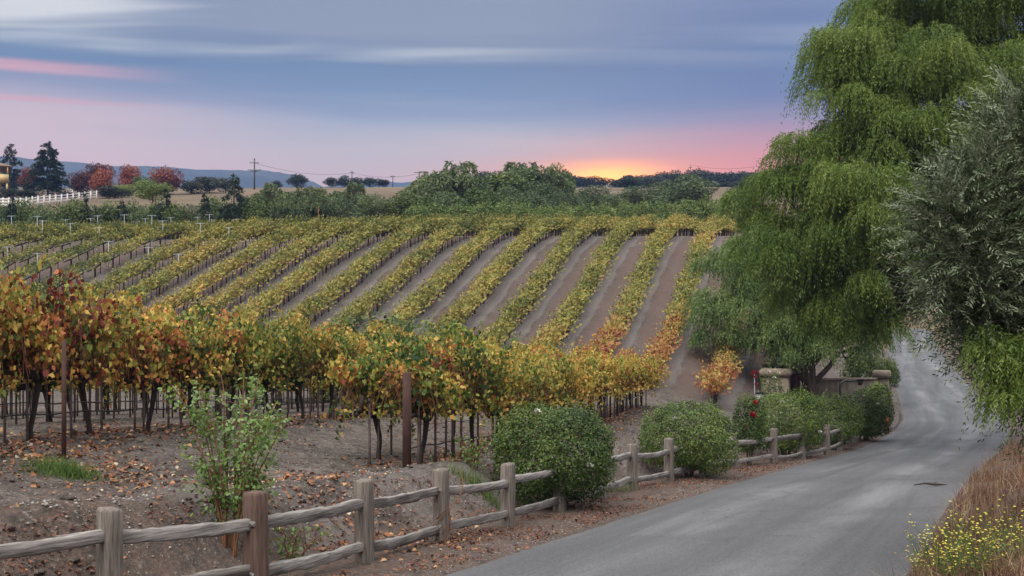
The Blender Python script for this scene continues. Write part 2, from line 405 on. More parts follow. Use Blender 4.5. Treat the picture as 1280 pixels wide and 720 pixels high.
M['tile'] = solid('roof_tile', (0.30, 0.20, 0.14), (0.20, 0.13, 0.09), 0.9, 3)
M['redwin'] = solid('reddish_shutter', (0.28, 0.10, 0.07), (0.2, 0.07, 0.05), 0.7, 3)
M['winglass'] = solid('window_glass', (0.04, 0.045, 0.055), (0.03, 0.035, 0.045), 0.1, 3, spec=0.6)
M['pebble'] = solid('pebble_stone', (0.34, 0.31, 0.28), (0.16, 0.14, 0.125), 0.9, 30)

# asphalt
def mk_road():
    m, n, b, out = newmat('asphalt')
    ge = n.new('ShaderNodeNewGeometry'); P = ge.outputs['Position']
    a = n.new('ShaderNodeAttribute', attribute_name='hue')      # across the carriageway, 0..1
    u = a.outputs['Fac']
    run = n.new('ShaderNodeAttribute', attribute_name='run').outputs['Fac']     # metres along it
    cmb = n.new('ShaderNodeCombineXYZ'); n.setin(cmb, 0, n.math('MULTIPLY', u, 5.5)); n.setin(cmb, 1, n.math('MULTIPLY', run, 0.07))
    f1 = n.noise(cmb.outputs[0], 1.0, 6, 0.6, 0.5)
    cmb2 = n.new('ShaderNodeCombineXYZ'); n.setin(cmb2, 0, n.math('MULTIPLY', u, 1.3)); n.setin(cmb2, 1, n.math('MULTIPLY', run, 0.22))
    f4 = n.noise(cmb2.outputs[0], 1.0, 5, 0.6, 0.8)
    f2 = n.noise(P, 36, 4, 0.75); f3 = n.noise(P, 3.0, 5, 0.6)
    # worn wheel tracks, with the road's pale sheen painted into their colour
    def trk(c, wd):
        d = n.math('DIVIDE', n.math('SUBTRACT', u, c), wd); return n.math('EXPONENT', n.math('MULTIPLY', n.math('MULTIPLY', d, d), -1.0))
    tr = n.math('ADD', trk(0.30, 0.10), trk(0.68, 0.10))
    c = n.mix(n.maprange(f1, 0.35, 0.68), (0.036, 0.036, 0.039, 1), (0.080, 0.080, 0.085, 1))
    c = n.mix(n.math('MULTIPLY', tr, n.maprange(f1, 0.38, 0.60, 0.05, 1.0)), c, (0.165, 0.165, 0.171, 1))
    c = n.mix(n.maprange(f4, 0.44, 0.60, 0, 0.7), c, (0.036, 0.036, 0.039, 1))
    c = n.mix(n.maprange(f2, 0.35, 0.68), n.mix(0.45, c, (0.03, 0.03, 0.03, 1)), n.mix(0.22, c, (0.36, 0.36, 0.36, 1)))
    vor = n.new('ShaderNodeTexVoronoi', feature='DISTANCE_TO_EDGE'); vor.inputs['Scale'].default_value = 0.42
    wv = n.new('ShaderNodeVectorMath', operation='ADD'); n.link(P, wv.inputs[0])
    nz = n.new('ShaderNodeTexNoise'); nz.inputs['Scale'].default_value = 1.2; nz.inputs['Detail'].default_value = 4; n.link(P, nz.inputs['Vector'])
    n.link(nz.outputs['Color'], wv.inputs[1]); n.link(wv.outputs[0], vor.inputs['Vector'])
    crack = n.math('MULTIPLY', n.smooth(vor.outputs['Distance'], 0.012, 0.003), n.smooth(n.noise(P, 0.35, 2), 0.52, 0.62))
    c = n.mix(n.math('MULTIPLY', crack, 0.6), c, (0.035, 0.035, 0.036, 1))
    edge = n.math('ADD', n.smooth(n.math('ADD', u, n.math('MULTIPLY', n.math('SUBTRACT', n.noise(P, 1.6, 7, 0.75), 0.5), 0.30)), 0.06, -0.02),
                  n.smooth(n.math('ADD', u, n.math('MULTIPLY', n.math('SUBTRACT', f3, 0.5), 0.12)), 0.95, 1.01))
    c = n.mix(n.math('MULTIPLY', edge, 0.75), c, (0.13, 0.105, 0.088, 1))
    n.link(c, b.inputs['Base Color'])
    n.link(n.maprange(f1, 0.3, 0.7, 0.78, 0.55), b.inputs['Roughness']); b.inputs['Specular IOR Level'].default_value = 0.22
    bp = n.new('ShaderNodeBump'); bp.inputs['Strength'].default_value = 0.35; bp.inputs['Distance'].default_value = 0.01
    n.link(f2, bp.inputs['Height']); n.link(bp.outputs[0], b.inputs['Normal'])
    return m
M['road'] = mk_road()

def mk_ground():
    m, n, b, out = newmat('soil')
    ge = n.new('ShaderNodeNewGeometry'); P = ge.outputs['Position']
    def attr(nm): return n.new('ShaderNodeAttribute', attribute_name=nm).outputs['Fac']
    litter, field, strip, far = attr('litter'), attr('field'), attr('strip'), attr('far')
    f1 = n.noise(P, 0.8, 6, 0.65); f2 = n.noise(P, 4.5, 7, 0.72); f3 = n.noise(P, 17.0, 4, 0.7)
    c = n.mix(n.maprange(f1, 0.32, 0.68), (0.075, 0.060, 0.050, 1), (0.165, 0.138, 0.118, 1))
    c = n.mix(n.maprange(f2, 0.42, 0.62, 0, 0.85), c, (0.050, 0.038, 0.032, 1))
    c = n.mix(n.maprange(f3, 0.55, 0.68, 0, 0.7), c, (0.34, 0.31, 0.275, 1))
    # tilled aisles and pale ridges under the vine rows
    c = n.mix(n.math('MULTIPLY', n.smooth(strip, 0.0, 1.0), 0.8), c, n.mix(n.maprange(f2, .3, .7), (0.155, 0.133, 0.121, 1), (0.215, 0.188, 0.174, 1)))
    c = n.mix(n.math('MULTIPLY', n.smooth(strip, 0.0, -1.0), 0.8), c, n.mix(n.maprange(f2, .3, .7), (0.080, 0.052, 0.044, 1), (0.138, 0.098, 0.084, 1)))
    lf = n.math('MULTIPLY', litter, n.smooth(f2, 0.62, 0.40))
    c = n.mix(n.math('MULTIPLY', lf, 0.85), c, n.mix(n.maprange(f3, .35, .65), (0.070, 0.042, 0.033, 1), (0.150, 0.095, 0.068, 1)))
    fg = n.noise(P, 0.06, 5, 0.6); fg2 = n.noise(P, 0.9, 5, 0.65)
    fc = n.mix(n.maprange(fg, .35, .65), (0.095, 0.068, 0.042, 1), (0.155, 0.115, 0.072, 1))
    fc = n.mix(n.maprange(fg2, .45, .75, 0, .5), fc, (0.12, 0.10, 0.065, 1))
    c = n.mix(field, c, fc)
    c = n.mix(far, c, n.mix(n.maprange(n.noise(P, 0.02, 5, .6), .4, .6), (0.05, 0.055, 0.035, 1), (0.16, 0.13, 0.09, 1)))
    n.link(c, b.inputs['Base Color']); b.inputs['Roughness'].default_value = 0.95; b.inputs['Specular IOR Level'].default_value = 0.15
    bp = n.new('ShaderNodeBump'); bp.inputs['Strength'].default_value = 1.0; bp.inputs['Distance'].default_value = 0.10
    n.link(n.math('ADD', f2, n.math('MULTIPLY', f3, 0.4)), bp.inputs['Height']); n.link(bp.outputs[0], b.inputs['Normal'])
    return m
M['ground'] = mk_ground()

# ------------------------------------------------------------------ ground sheet
def lines(segs):
    out = []
    for a, b, st in segs: out.append(np.arange(a, b, st))
    return np.concatenate(out + [[segs[-1][1]]])
def grid_obj(name, xs, ys, zf, mat):
    Xg, Yg = np.meshgrid(xs, ys); Zg = zf(Xg, Yg)
    V = np.stack([Xg, Yg, Zg], -1).reshape(-1, 3)
    nx, ny = len(xs), len(ys)
    j, i = np.meshgrid(np.arange(ny - 1), np.arange(nx - 1), indexing='ij')
    F = np.stack([j * nx + i, j * nx + i + 1, (j + 1) * nx + i + 1, (j + 1) * nx + i], -1).reshape(-1, 4)
    mb = MB(); mb.raw(V, F); o = mb.build(name, mat, smooth=True)
    return o, Xg.ravel(), Yg.ravel()
gx = lines([(-1600, -300, 100), (-300, -60, 8), (-60, -22, 1.0), (-22, 26, 0.2), (26, 70, 0.8), (70, 300, 8), (300, 1600, 100)])
gy = lines([(-60, 4, 2), (4, 9, 0.5), (9, 30, 0.14), (30, 60, 0.35), (60, 112, 0.6), (112, 400, 5), (400, 2600, 60)])
ground, GXv, GYv = grid_obj('ground', gx, gy, G, M['ground'])
tag(ground, kind='structure')
def setattr_f(o, nm, v):
    a = o.data.attributes.new(nm, 'FLOAT', 'POINT'); a.data.foreach_set('value', v.astype(np.float32))
D_ = dleft(GXv, GYv); DR_ = dright(GXv, GYv)
lit = sst(2.9, 1.2, D_) * (D_ > -0.3) * sst(60, 40, GYv) + 0.5 * (DR_ > -.2) * sst(6, 1, DR_)
rowu = GXv - KROW * GYv
dist_row = np.full(GXv.shape, 9.0); side = np.zeros(GXv.shape)
for i, x0 in ROWX0.items():
    dd = rowu - x0; k = np.abs(dd) < np.abs(dist_row); dist_row = np.where(k, dd, dist_row)
hill = sst(50, 57, GYv) * sst(112, 106, GYv) * sst(3, 7, D_)
berm = sst(1.7, 2.2, D_) * sst(3.5, 2.7, D_) * sst(32, 24, GYv) * sst(11.6, 13.2, GYv) * sst(-.22, .12, fbm(GXv * .7, GYv * .7, 3, 15))
strip = (-0.9 + 1.9 * sst(.62, .38, np.abs(dist_row - 0.42 + .5 * fbm(GXv * .8, GYv * .8, 3, 4))) + 0.8 * fbm(GXv * 0.5, GYv * 0.2, 3, 2)) * hill
aisle = hill * sst(0.75, 0.2, np.abs(np.abs(dist_row) - 1.25)) * sst(-0.04, 0.10, fbm(GXv * 0.9, GYv * 0.6, 4, 31)) * sst(-16, -4, rowu + 3.0)
lit = np.maximum(lit, .9 * (D_ > 0) * sst(5.0, 3.2, D_) * sst(14.2, 12.5, GYv))
lit = np.clip(lit * (1 - .7 * berm) + 1.0 * aisle + .55 * sst(3.2, 4.2, D_) * sst(48, 40, GYv) * sst(.0, .2, fbm(GXv * .5, GYv * .5, 3, 17)), 0, 1)
setattr_f(ground, 'litter', lit)
setattr_f(ground, 'field', sst(108, 122, GYv) * (1 - sst(480, 520, GYv)) + 0.45 * (DR_ > 0) * sst(0, 3, DR_) * (GYv < 110))
setattr_f(ground, 'strip', np.clip(strip + .95 * berm, -1, 1))
setattr_f(ground, 'far', sst(480, 560, GYv))

# ------------------------------------------------------------------ road
ry = np.concatenate([np.arange(-50, 100, 0.5), np.arange(100, 190, 1.0)])
nu = 15
rv, rh = [], []
xl = XL(ry); zr = ZR(ry)
for k in range(nu):
    u = k / (nu - 1)
    wob = (0.5 * fbm(ry * 0.9, ry * 0 + 3.3, 3, 40 + (u > 0.5)) if k in (0, nu - 1) else 0)
    rv.append(np.stack([xl + u * RW + wob, ry, zr + 0.035 * (1 - (2 * u - 1) ** 2) - (0.03 if k in (0, nu - 1) else 0)], 1)); rh.append(np.full(len(ry), u))
rv = np.stack(rv, 1).reshape(-1, 3); rh = np.stack(rh, 1).ravel()
j, i = np.meshgrid(np.arange(len(ry) - 1), np.arange(nu - 1), indexing='ij')
rf = np.stack([j * nu + i, j * nu + i + 1, (j + 1) * nu + i + 1, (j + 1) * nu + i], -1).reshape(-1, 4)
mb = MB(); mb.raw(rv, rf, rh); road = tag(mb.build('road', M['road'], smooth=True), kind='structure')
setattr_f(road, 'run', np.repeat(np.concatenate([[0], np.cumsum(np.hypot(np.diff(xl), np.diff(ry)))]), nu))
# low asphalt kerb on the inside of the bend
mb = MB(); ys = np.arange(46, 60, 0.5)
mb.tube(np.stack([XL(ys) - 0.02, ys, ZR(ys) - 0.02], 1), 0.06, 8)
tag(mb.build('kerb', M['hose'], smooth=True), kind='structure')

# ------------------------------------------------------------------ far hills
def hill_mesh(name, prof, Y, depth, mat, sd):
    px = np.arange(prof[0][0], prof[-1][0] + 1, 4.0)
    py = itp(px, prof)
    py = py - 3.0 * fbm(px * 0.02, px * 0, 4, sd) - 1.5 * fbm(px * 0.12, px * 0 + 5, 3, sd)
    zt = (HOR - py) / FPX * Y
    fr = [(-1.0, 0.0), (-0.7, 0.35), (-0.4, 0.70), (-0.15, 0.93), (0, 1.0), (0.3, 0.8), (1.0, 0.0)]
    V = []
    for a, b in fr:
        yy_ = Y + a * depth
        gl = px * 0.03; h = zt * (b + (0.10 * fbm(gl, gl * 0 + a * 3, 4, sd + 2) if 0 < b < 1 else 0))
        V.append(np.stack([xat(px, Y) * (1 + a * depth / Y * 0.3), np.full(len(px), yy_), np.maximum(h, -2 if b else 0) + (0 if b else -2)], 1))
    V = np.stack(V); m, n = V.shape[:2]
    j, i = np.meshgrid(np.arange(m - 1), np.arange(n - 1), indexing='ij')
    F = np.stack([j * n + i, j * n + i + 1, (j + 1) * n + i + 1, (j + 1) * n + i], -1).reshape(-1, 4)
    mb = MB(); mb.raw(V.reshape(-1, 3), F)
    return tag(mb.build(name, mat, smooth=True), kind='structure')
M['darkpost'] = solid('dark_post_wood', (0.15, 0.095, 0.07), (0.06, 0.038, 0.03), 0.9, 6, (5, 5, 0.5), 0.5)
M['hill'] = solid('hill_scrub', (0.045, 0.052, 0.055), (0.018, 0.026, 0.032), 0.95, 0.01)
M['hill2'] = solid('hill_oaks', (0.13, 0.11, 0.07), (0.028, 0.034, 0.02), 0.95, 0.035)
hill_mesh('hills', [(-300, 205), (0, 195), (60, 199), (120, 206), (200, 208), (250, 213), (330, 213), (350, 216), (372, 220), (392, 227), (420, 240)], 1900, 420, M['hill'], 3)
hill_mesh('hills', [(395, 236), (440, 228), (470, 224), (500, 228), (530, 226), (570, 231), (620, 240)], 2300, 250, M['hill'], 8)
hill_mesh('hills', [(560, 230), (600, 222), (640, 218), (690, 222), (720, 229), (760, 231), (800, 226), (830, 220), (870, 219), (910, 218), (960, 216), (1040, 212), (1400, 205)], 800, 250, M['hill2'], 12)

# ------------------------------------------------------------------ haze
mb = MB(); mb.box((0, 1300, 150), (5200, 2800, 330))
hz = bpy.data.materials.new('haze_air'); hz.use_nodes = True; hn = NT(hz.node_tree); hn.N.clear()
ho = hn.new('ShaderNodeOutputMaterial'); hv = hn.new('ShaderNodeVolumePrincipled')
hv.inputs['Color'].default_value = (0.23, 0.385, 0.74, 1); hv.inputs['Density'].default_value = 2.3e-4; hv.inputs['Anisotropy'].default_value = 0.0
hn.link(hv.outputs[0], ho.inputs['Volume'])
tag(mb.build('haze', hz), 'thin blue evening air over the valley', 'haze', kind='stuff')
# ------------------------------------------------------------------ split-rail fence along the lane
rg = np.random.default_rng(11)
FP = [(-4.75, 8.75), (-3.63, 10.1), (-2.59, 11.35), (-1.73, 13.1), (-0.94, 14.9), (-0.07, 16.6), (0.80, 18.7), (1.66, 20.8), (2.45, 22.9), (3.49, 24.9),
      (4.62, 27.0), (5.78, 29.2), (7.31, 31.3), (8.62, 33.3), (9.95, 35.4), (11.1, 37.9), (12.25, 40.6), (13.4, 43.3)]
fence = thing('split_rail_fence', 'weathered grey split rail fence running along the lane beside the bushes', 'fence', (0, 0, 0))
def post_mesh(h, wd, seed):
    r_ = np.random.default_rng(seed); mb = MB()
    zs = np.array([-0.35, 0.0, h * 0.35, h * 0.7, h - 0.03, h])
    sc = np.array([1.05, 1.04, 1.0, 0.97, 0.96, 0.86])
    V = []
    lean = r_.normal(0, 0.012, 2)
    for z, s_ in zip(zs, sc):
        q = np.array([(-1, -.92), (-.92, -1), (.92, -1), (1, -.92), (1, .92), (.92, 1), (-.92, 1), (-1, .92)]) * wd / 2 * s_
        q = q * (1 + r_.normal(0, 0.03, q.shape)) + lean * z
        V.append(np.concatenate([q, np.full((8, 1), z) + r_.normal(0, 0.006, (8, 1)) * (z > h - .02)], 1))
    V = np.concatenate(V); m = len(zs)
    i, j = np.meshgrid(np.arange(m - 1), np.arange(8), indexing='ij')
    q = np.stack([i * 8 + j, i * 8 + (j + 1) % 8, (i + 1) * 8 + (j + 1) % 8, (i + 1) * 8 + j], -1).reshape(-1, 4)
    mb.raw(V, [q, (np.arange(8) + (m - 1) * 8)[None]])
    return mb
for k, (x, y) in enumerate(FP):
    h = 0.97 + rg.normal(0, 0.025)
    z = float(ZR(y)) - 0.01
    o = post_mesh(h, 0.19 if k == 2 else 0.175, 50 + k).build('post', M['darkpost'] if k == 2 else M['postwood'], fence, loc=(x, y, z))
    nx_, ny_ = FP[min(k + 1, len(FP) - 1)]; px_, py_ = FP[max(k - 1, 0)]
    o.rotation_euler = (rg.normal(0, .02), rg.normal(0, .02), math.atan2(ny_ - py_, nx_ - px_) + rg.normal(0, 0.05))
    # dark slots the rails are pushed through
    if k == 2: o.color = (0.8, 0.8, 0.8, 1)
for k in range(len(FP) - 1):
    a, b = np.array(FP[k]), np.array(FP[k + 1]); d = (b - a) / np.linalg.norm(b - a)
    perp = np.array([-d[1], d[0]])
    for lev in (0.70, 0.20):
        off = perp * (0.02 if k % 2 else -0.02)
        A = a - d * 0.10 + off; B = b + d * 0.10 + off
        za, zb = float(ZR(a[1])) + lev + rg.normal(0, 0.02), float(ZR(b[1])) + lev + rg.normal(0, 0.02)
        n = 21; t = np.linspace(0, 1, n)
        taper = np.clip(np.minimum(t, 1 - t) * 10, 0.45, 1)
        hh = 0.058 * taper * (1 + 0.24 * fbm(t * 5 + k, t * 0 + lev * 9, 3, 70))
        th = 0.036 * (0.75 + .25 * taper)
        cx = A[0] + (B[0] - A[0]) * t; cy = A[1] + (B[1] - A[1]) * t
        cz = za + (zb - za) * t - 0.03 * np.sin(t * np.pi) * rg.uniform(0.1, 1.2) + 0.035 * fbm(t * 3.5 + k * 3, t * 0 + lev, 3, 71)
        prof = np.array([(-1, -.9), (-.75, -1), (.8, -1), (1, -.85), (.95, .8), (.6, 1), (-.8, .95), (-1, .75)])
        prof = prof * (1 + rg.normal(0, 0.1, prof.shape))
        V = []
        for q in range(n):
            pr = prof * (1 + 0.08 * rg.normal(0, 1, prof.shape))
            ox = pr[:, 0] * th[q]; oz = pr[:, 1] * hh[q]
            V.append(np.stack([np.full(8, np.hypot(cx[q] - cx[0], cy[q] - cy[0])), ox, cz[q] - cz[0] + oz], 1))
        V = np.concatenate(V)
        i, j = np.meshgrid(np.arange(n - 1), np.arange(8), indexing='ij')
        Q = np.stack([i * 8 + j, i * 8 + (j + 1) % 8, (i + 1) * 8 + (j + 1) % 8, (i + 1) * 8 + j], -1).reshape(-1, 4)
        mb = MB(); mb.raw(V, [Q, np.arange(8)[::-1][None], (np.arange(8) + (n - 1) * 8)[None]])
        o = mb.build('rail', M['wood'], fence, loc=(cx[0], cy[0], cz[0])); o.rotation_euler = (0, 0, math.atan2(d[1], d[0]))

# ------------------------------------------------------------------ grapevines
def canopy_front(seed, nleaf, L=1.55, top=1.52, thick=0.46, base=1.0, mean=0.5, spread=0.23):
    r_ = np.random.default_rng(seed); mb = MB()
    ncl = 46
    cx = r_.uniform(-L / 2, L / 2, ncl); cz = base + (top - base) * r_.beta(1.5, 1.1, ncl); cy = r_.normal(0, thick * 0.55, ncl)
    cx[:5] = r_.uniform(-L / 2, L / 2, 5); cz[:5] = top + r_.uniform(-.05, .30, 5)
    chue = mean + r_.normal(0, spread, ncl)
    k = r_.integers(0, ncl, nleaf)
    sh = rdir(r_, nleaf); rad = 0.25 * r_.uniform(0.5, 1.0, nleaf) ** 0.5
    C = np.stack([cx[k], cy[k], cz[k]], 1) + sh * rad[:, None] * np.array([1.05, 0.9, 0.8])
    Nn = unit(sh + np.array([0, 0, 0.45]) + r_.normal(0, 0.45, (nleaf, 3)))
    A = unit(np.array([0, 0, -0.8]) + r_.normal(0, 0.6, (nleaf, 3)) + sh * 0.5)
    ln = r_.uniform(0.036, 0.078, nleaf)
    leaves(mb, C, A, Nn, ln, ln * r_.uniform(0.9, 1.15, nleaf), np.clip(chue[k] + r_.normal(0, 0.10, nleaf), 0, 1), GRAPE, 0.5, r_.normal(.10, .22, nleaf))
    # hanging leafy shoots
    ns = 24
    for q in range(ns):
        p0 = np.array([r_.uniform(-L / 2, L / 2), r_.choice([-1, 1]) * r_.uniform(0.2, thick), r_.uniform(1.0, top + .15)])
        m = 9; t = np.linspace(0, 1, m); up = r_.uniform() < 0.4
        pts = p0 + np.stack([t * r_.normal(0, 0.25), np.sign(p0[1]) * t * 0.3, (t * r_.uniform(.3, .7) if up else -t * r_.uniform(.3, .8))], 1)
        leaves(mb, pts, np.array([0, 0, -1.]) + r_.normal(0, .5, (m, 3)), np.array([0, np.sign(p0[1]), .4]) + r_.normal(0, .4, (m, 3)), r_.uniform(.05, .09, m), r_.uniform(.05, .09, m), np.clip(mean + r_.normal(0, spread, m), 0, 1), GRAPE, 0.4)
    # thin yellowing leaves among the canes below
    m = nleaf // 18; p = np.stack([r_.uniform(-L / 2, L / 2, m), r_.normal(0, thick * .8, m), r_.uniform(.72, 1.0, m)], 1)
    leaves(mb, p, np.array([0, 0, -1.]) + r_.normal(0, .6, (m, 3)), rdir(r_, m), r_.uniform(.04, .08, m), r_.uniform(.04, .08, m), np.clip(mean + .08 + r_.normal(0, .15, m), 0, 1), GRAPE, .5)
    return mb
def trunk_front(seed, L=1.55, cor=0.74):
    r_ = np.random.default_rng(seed); mb = MB()
    z = np.linspace(-0.12, cor, 8); wob = np.cumsum(r_.normal(0, 0.022, (8, 2)), 0)
    mb.tube(np.stack([wob[:, 0], wob[:, 1], z], 1), np.array([.062, .050, .044, .043, .045, .050, .058, .064]) * r_.uniform(0.6, 1.0), 8)
    e = np.array([wob[-1, 0], wob[-1, 1], cor])
    for s_ in (-1, 1, -1, 1):
        t = np.linspace(0, 1, 8); ww = np.cumsum(r_.normal(0, 0.018, (8, 2)), 0)
        mb.tube(np.stack([e[0] + s_ * t * (L / 2 + .06), e[1] + ww[:, 0], e[2] + 0.13 * np.sin(t * 2.2) - .03 + ww[:, 1]], 1), np.linspace(0.062, 0.034, 8), 7)
        for q in range(4):
            p = np.array([e[0] + s_ * (0.12 + q * L / 8), e[1], e[2] + 0.10])
            mb.tube(np.stack([p, p + [r_.normal(0, .03), r_.normal(0, .04), .10], p + [r_.normal(0, .05), r_.normal(0, .07), .2]]), [.03, .026, .02], 6)
    return mb
def canes_front(seed, L=1.55, n=190, top=1.5):
    r_ = np.random.default_rng(seed); mb = MB()
    for q in range(n):
        x = r_.uniform(-L / 2, L / 2); y = r_.normal(0, .10); m = 6; t = np.linspace(0, 1, m)
        if q % 2:
            pts = np.stack([x + t * r_.normal(0, .2), y + t * r_.normal(0, .28), .80 + t * r_.uniform(.5, top - .7)], 1)
        else:
            sy = r_.choice([-1, 1]); pts = np.stack([x + t * r_.normal(0, .12), sy * (r_.uniform(.05, .4) + .15 * t), 1.35 - t * r_.uniform(.3, .68)], 1)
        mb.tube(pts, np.linspace(.0065, .0035, m), 3, cap=False)
    return mb
CAN = [canopy_front(100 + i, 2700, mean=0.48).mesh('canopy', M['vine']) for i in range(5)]
CANY = [canopy_front(110 + i, 2700, mean=0.48, spread=.11).mesh('canopy', M['vine']) for i in range(4)]
TRU = [trunk_front(120 + i).mesh('trunk', M['bark'], True) for i in range(5)]
CNE = [canes_front(130 + i).mesh('canes', M['cane']) for i in range(4)]
def stake_mesh(h, r_, sides=6):
    mb = MB(); mb.tube([(0, 0, -0.2), (0, 0, h)], r_, sides); return mb
STK = stake_mesh(1.0, 0.021).mesh('training_stake', M['stake'])
ROWA = math.atan2(1, KROW)
vine_n = [0]
def front_vine(x, y, label, group, shift, bright=0.5, sc=(1, 1, 1), with_canes=True, rz=0.0, calm=False):
    z = gz(x, y)
    t = thing('grapevine', label, 'grapevine', (x, y, z), ROWA + rz + (math.pi if rg.uniform() < .5 else 0), group, scale=sc)
    link('trunk', TRU[rg.integers(5)], t)
    if with_canes: link('canes', CNE[rg.integers(4)], t)
    o = link('canopy', CANY[rg.integers(4)] if calm else CAN[rg.integers(5)], t, color=(shift, bright, 0.5, 1))
    for dx in (-.62, .09, .5): link('training_stake', STK, t, loc=(dx + rg.normal(0, .06), rg.normal(.03, .04), 0))
    vine_n[0] += 1
    return t
# the left front row: from the left edge away to the right
XA0 = -11.94
for k in range(26):
    y = 12.6 + k * 1.48
    x = XA0 + KROW * y + rg.normal(0, .05)
    px = 640 + FPX * x / y
    sh = np.interp(px, [-100, 60, 200, 260, 330, 400, 460], [.68, .66, .60, .44, .36, .46, .40]) + rg.normal(0, .04)
    lab = 'tall grapevine with orange and gold leaves in the long front row above the bank' if px < 235 else 'shaded green and brown grapevine farther along the long front row'
    front_vine(x, y, lab, 'grapevines of the long front row', sh, rg.uniform(.44, .54), (1, rg.uniform(.95, 1.25), rg.uniform(1.0, 1.12) * np.interp(px, [-50, 120, 230, 300, 420], [1.28, 1.2, 1.15, 1.16, 1.2])), calm=px > 250)
# the short row behind the dark end post
XB0 = -6.98
for k in range(18):
    y = 19.95 + k * 1.46
    x = XB0 + KROW * y + rg.normal(0, .05)
    px = 640 + FPX * x / y
    sh = np.interp(px, [500, 560, 620, 680, 760, 900], [.40, .44, .50, .51, .53, .54]) + rg.normal(0, .03)
    lab = ('green and gold grapevine near the dark end post of the right front row' if px < 625 else
           'bright yellow grapevine in the right front row behind the round bushes')
    front_vine(x, y, lab, 'grapevines of the right front row', sh, rg.uniform(.46, .56), (1, rg.uniform(1, 1.2), np.interp(px, [510, 620, 780, 880], [1.22, 1.22, 1.15, .95]) * rg.uniform(.95, 1.05)), calm=px > 600)
# rows behind, seen as trunks under the front canopy
for q, X0 in enumerate((-15.0, -18.1, -21.2)):
    for k in range(19 - q):
        y = 19.0 + 2.2 * q + k * 1.5
        x = X0 + KROW * y
        if not -80 < 640 + FPX * x / y < 700: continue
        front_vine(x, y, ['dark grapevine of the row just behind the long front row', 'shaded grapevine of the second row behind the long front row', 'shaded grapevine of the third row behind the long front row'][q],
                   'shaded grapevines behind the front row', .45, .45, (1.1, 1, 1.0), with_canes=False)

# posts, wires and drip hose of the front rows
def thin_post(x, y, h, r_, mat, name, label, group, sides=8, lean=0.0, cat='post', arm=0):
    mb = MB(); mb.tube([(0, 0, -0.3), (lean * .5, 0, h * .5), (lean, 0, h)], [r_, r_ * .98, r_ * .95], sides)
    if arm:
        t = thing(name, label, cat, (x, y, gz(x, y)), ROWA + math.pi / 2, group)
        mb.build('shaft', mat, t)
        m2 = MB(); m2.box((0, 0, h - .04), (arm, .03, .035)); m2.build('crossarm', mat, t)
        return t
    o = mb.build(name, mat, loc=(x, y, gz(x, y))); return tag(o, label, cat, group)
front_vine(-2.45, 20.6, 'leafy green grapevine spilling out left of the dark end post', None, .36, .52, (.95, 1.1, 1.16))
thin_post(-1.76, 18.75, 1.62, 0.075, M['rust'], 'end_post', 'dark brown end post of the right front row on the bank edge', None)
thin_post(xat(80, 15.6), 15.6, 1.75, 0.035, M['rust'], 'trellis_post', 'rusty trellis post standing in the front row above the green weeds', None)
for y in (22.4, 29, 36):
    thin_post(XA0 + KROW * y, y, 1.8, 0.03, M['rust'], 'trellis_post', 'slim trellis post among the leaves of the long front row', 'trellis posts in the long front row')
for y in (24.5, 31, 38):
    thin_post(XB0 + KROW * y, y, 1.8, 0.03, M['rust'], 'trellis_post', 'slim trellis post among the leaves of the right front row', 'trellis posts in the right front row')
def row_line(X0, y0, y1, h, r_, mat, name, label, cat, sag=0.015):
    ys = np.arange(y0, y1, 0.75); xs = X0 + KROW * ys
    mb = MB(); mb.tube(np.stack([xs, ys, G(xs, ys, False) + h + sag * np.sin(ys * 4.2)], 1), r_, 5)
    return tag(mb.build(name, mat), label, cat)
row_line(XA0, 11.5, 50, 0.40, 0.012, M['hose'], 'drip_hose', 'black drip hose strung low along the long front row', 'drip hose')
row_line(XB0, 19.2, 46, 0.40, 0.012, M['hose'], 'drip_hose', 'black drip hose strung low along the right front row', 'drip hose')
row_line(-15.0, 19, 48, 0.40, 0.012, M['hose'], 'drip_hose', 'black drip hose under the shaded row behind the front row', 'drip hose')
row_line(XA0, 11.5, 50, 0.55, 0.005, M['stake'], 'trellis_wire', 'thin trellis wire above the drip hose of the long front row', 'wire')
row_line(XB0, 19.2, 46, 0.78, 0.006, M['stake'], 'trellis_wire', 'thin trellis wire tied to the dark end post', 'wire')

# ---- hillside rows
def canopy_hill(seed, nleaf=430, L=1.9, top=1.40, thick=0.31, base=0.60):
    r_ = np.random.default_rng(seed); mb = MB()
    x = r_.uniform(-L / 2, L / 2, nleaf); z = base + (top - base) * r_.beta(1.4, 1.5, nleaf)
    y = r_.normal(0, 1, nleaf) * thick * (0.55 + 0.45 * np.sin(np.clip((z - base) / (top - base), 0, 1) * np.pi))
    hb = 0.45 + 0.9 * fbm(x * 1.7 + seed, z * 2.2, 2, seed) + r_.normal(0, .10, nleaf)
    C = np.stack([x, y, z], 1)
    A = unit(np.stack([r_.normal(.15, .7, nleaf), y * 1.2 + r_.normal(0, .5, nleaf), r_.normal(.35, .55, nleaf)], 1))
    ln = r_.uniform(.13, .24, nleaf)
    leaves(mb, C, A, unit(np.stack([r_.normal(0, .5, nleaf), y * 2 + r_.normal(0, .5, nleaf), np.abs(r_.normal(.6, .4, nleaf))], 1)), ln, ln * .62, np.clip(hb, 0, 1), QUAD, 0.2)
    # shoots standing out of the top
    ns = 9
    for q in range(ns):
        p0 = np.array([r_.uniform(-L / 2, L / 2), r_.normal(0, .2), top - .25]); d = unit(np.array([r_.normal(.25, .35), r_.normal(0, .45), 1.0]))
        m = 7; t = np.linspace(0, .55, m)[:, None]
        leaves(mb, p0 + d * t, d + r_.normal(0, .6, (m, 3)), rdir(r_, m) + [0, 0, .6], r_.uniform(.10, .17, m), r_.uniform(.07, .11, m), np.clip(.42 + r_.normal(0, .12, m), 0, 1))
    return mb
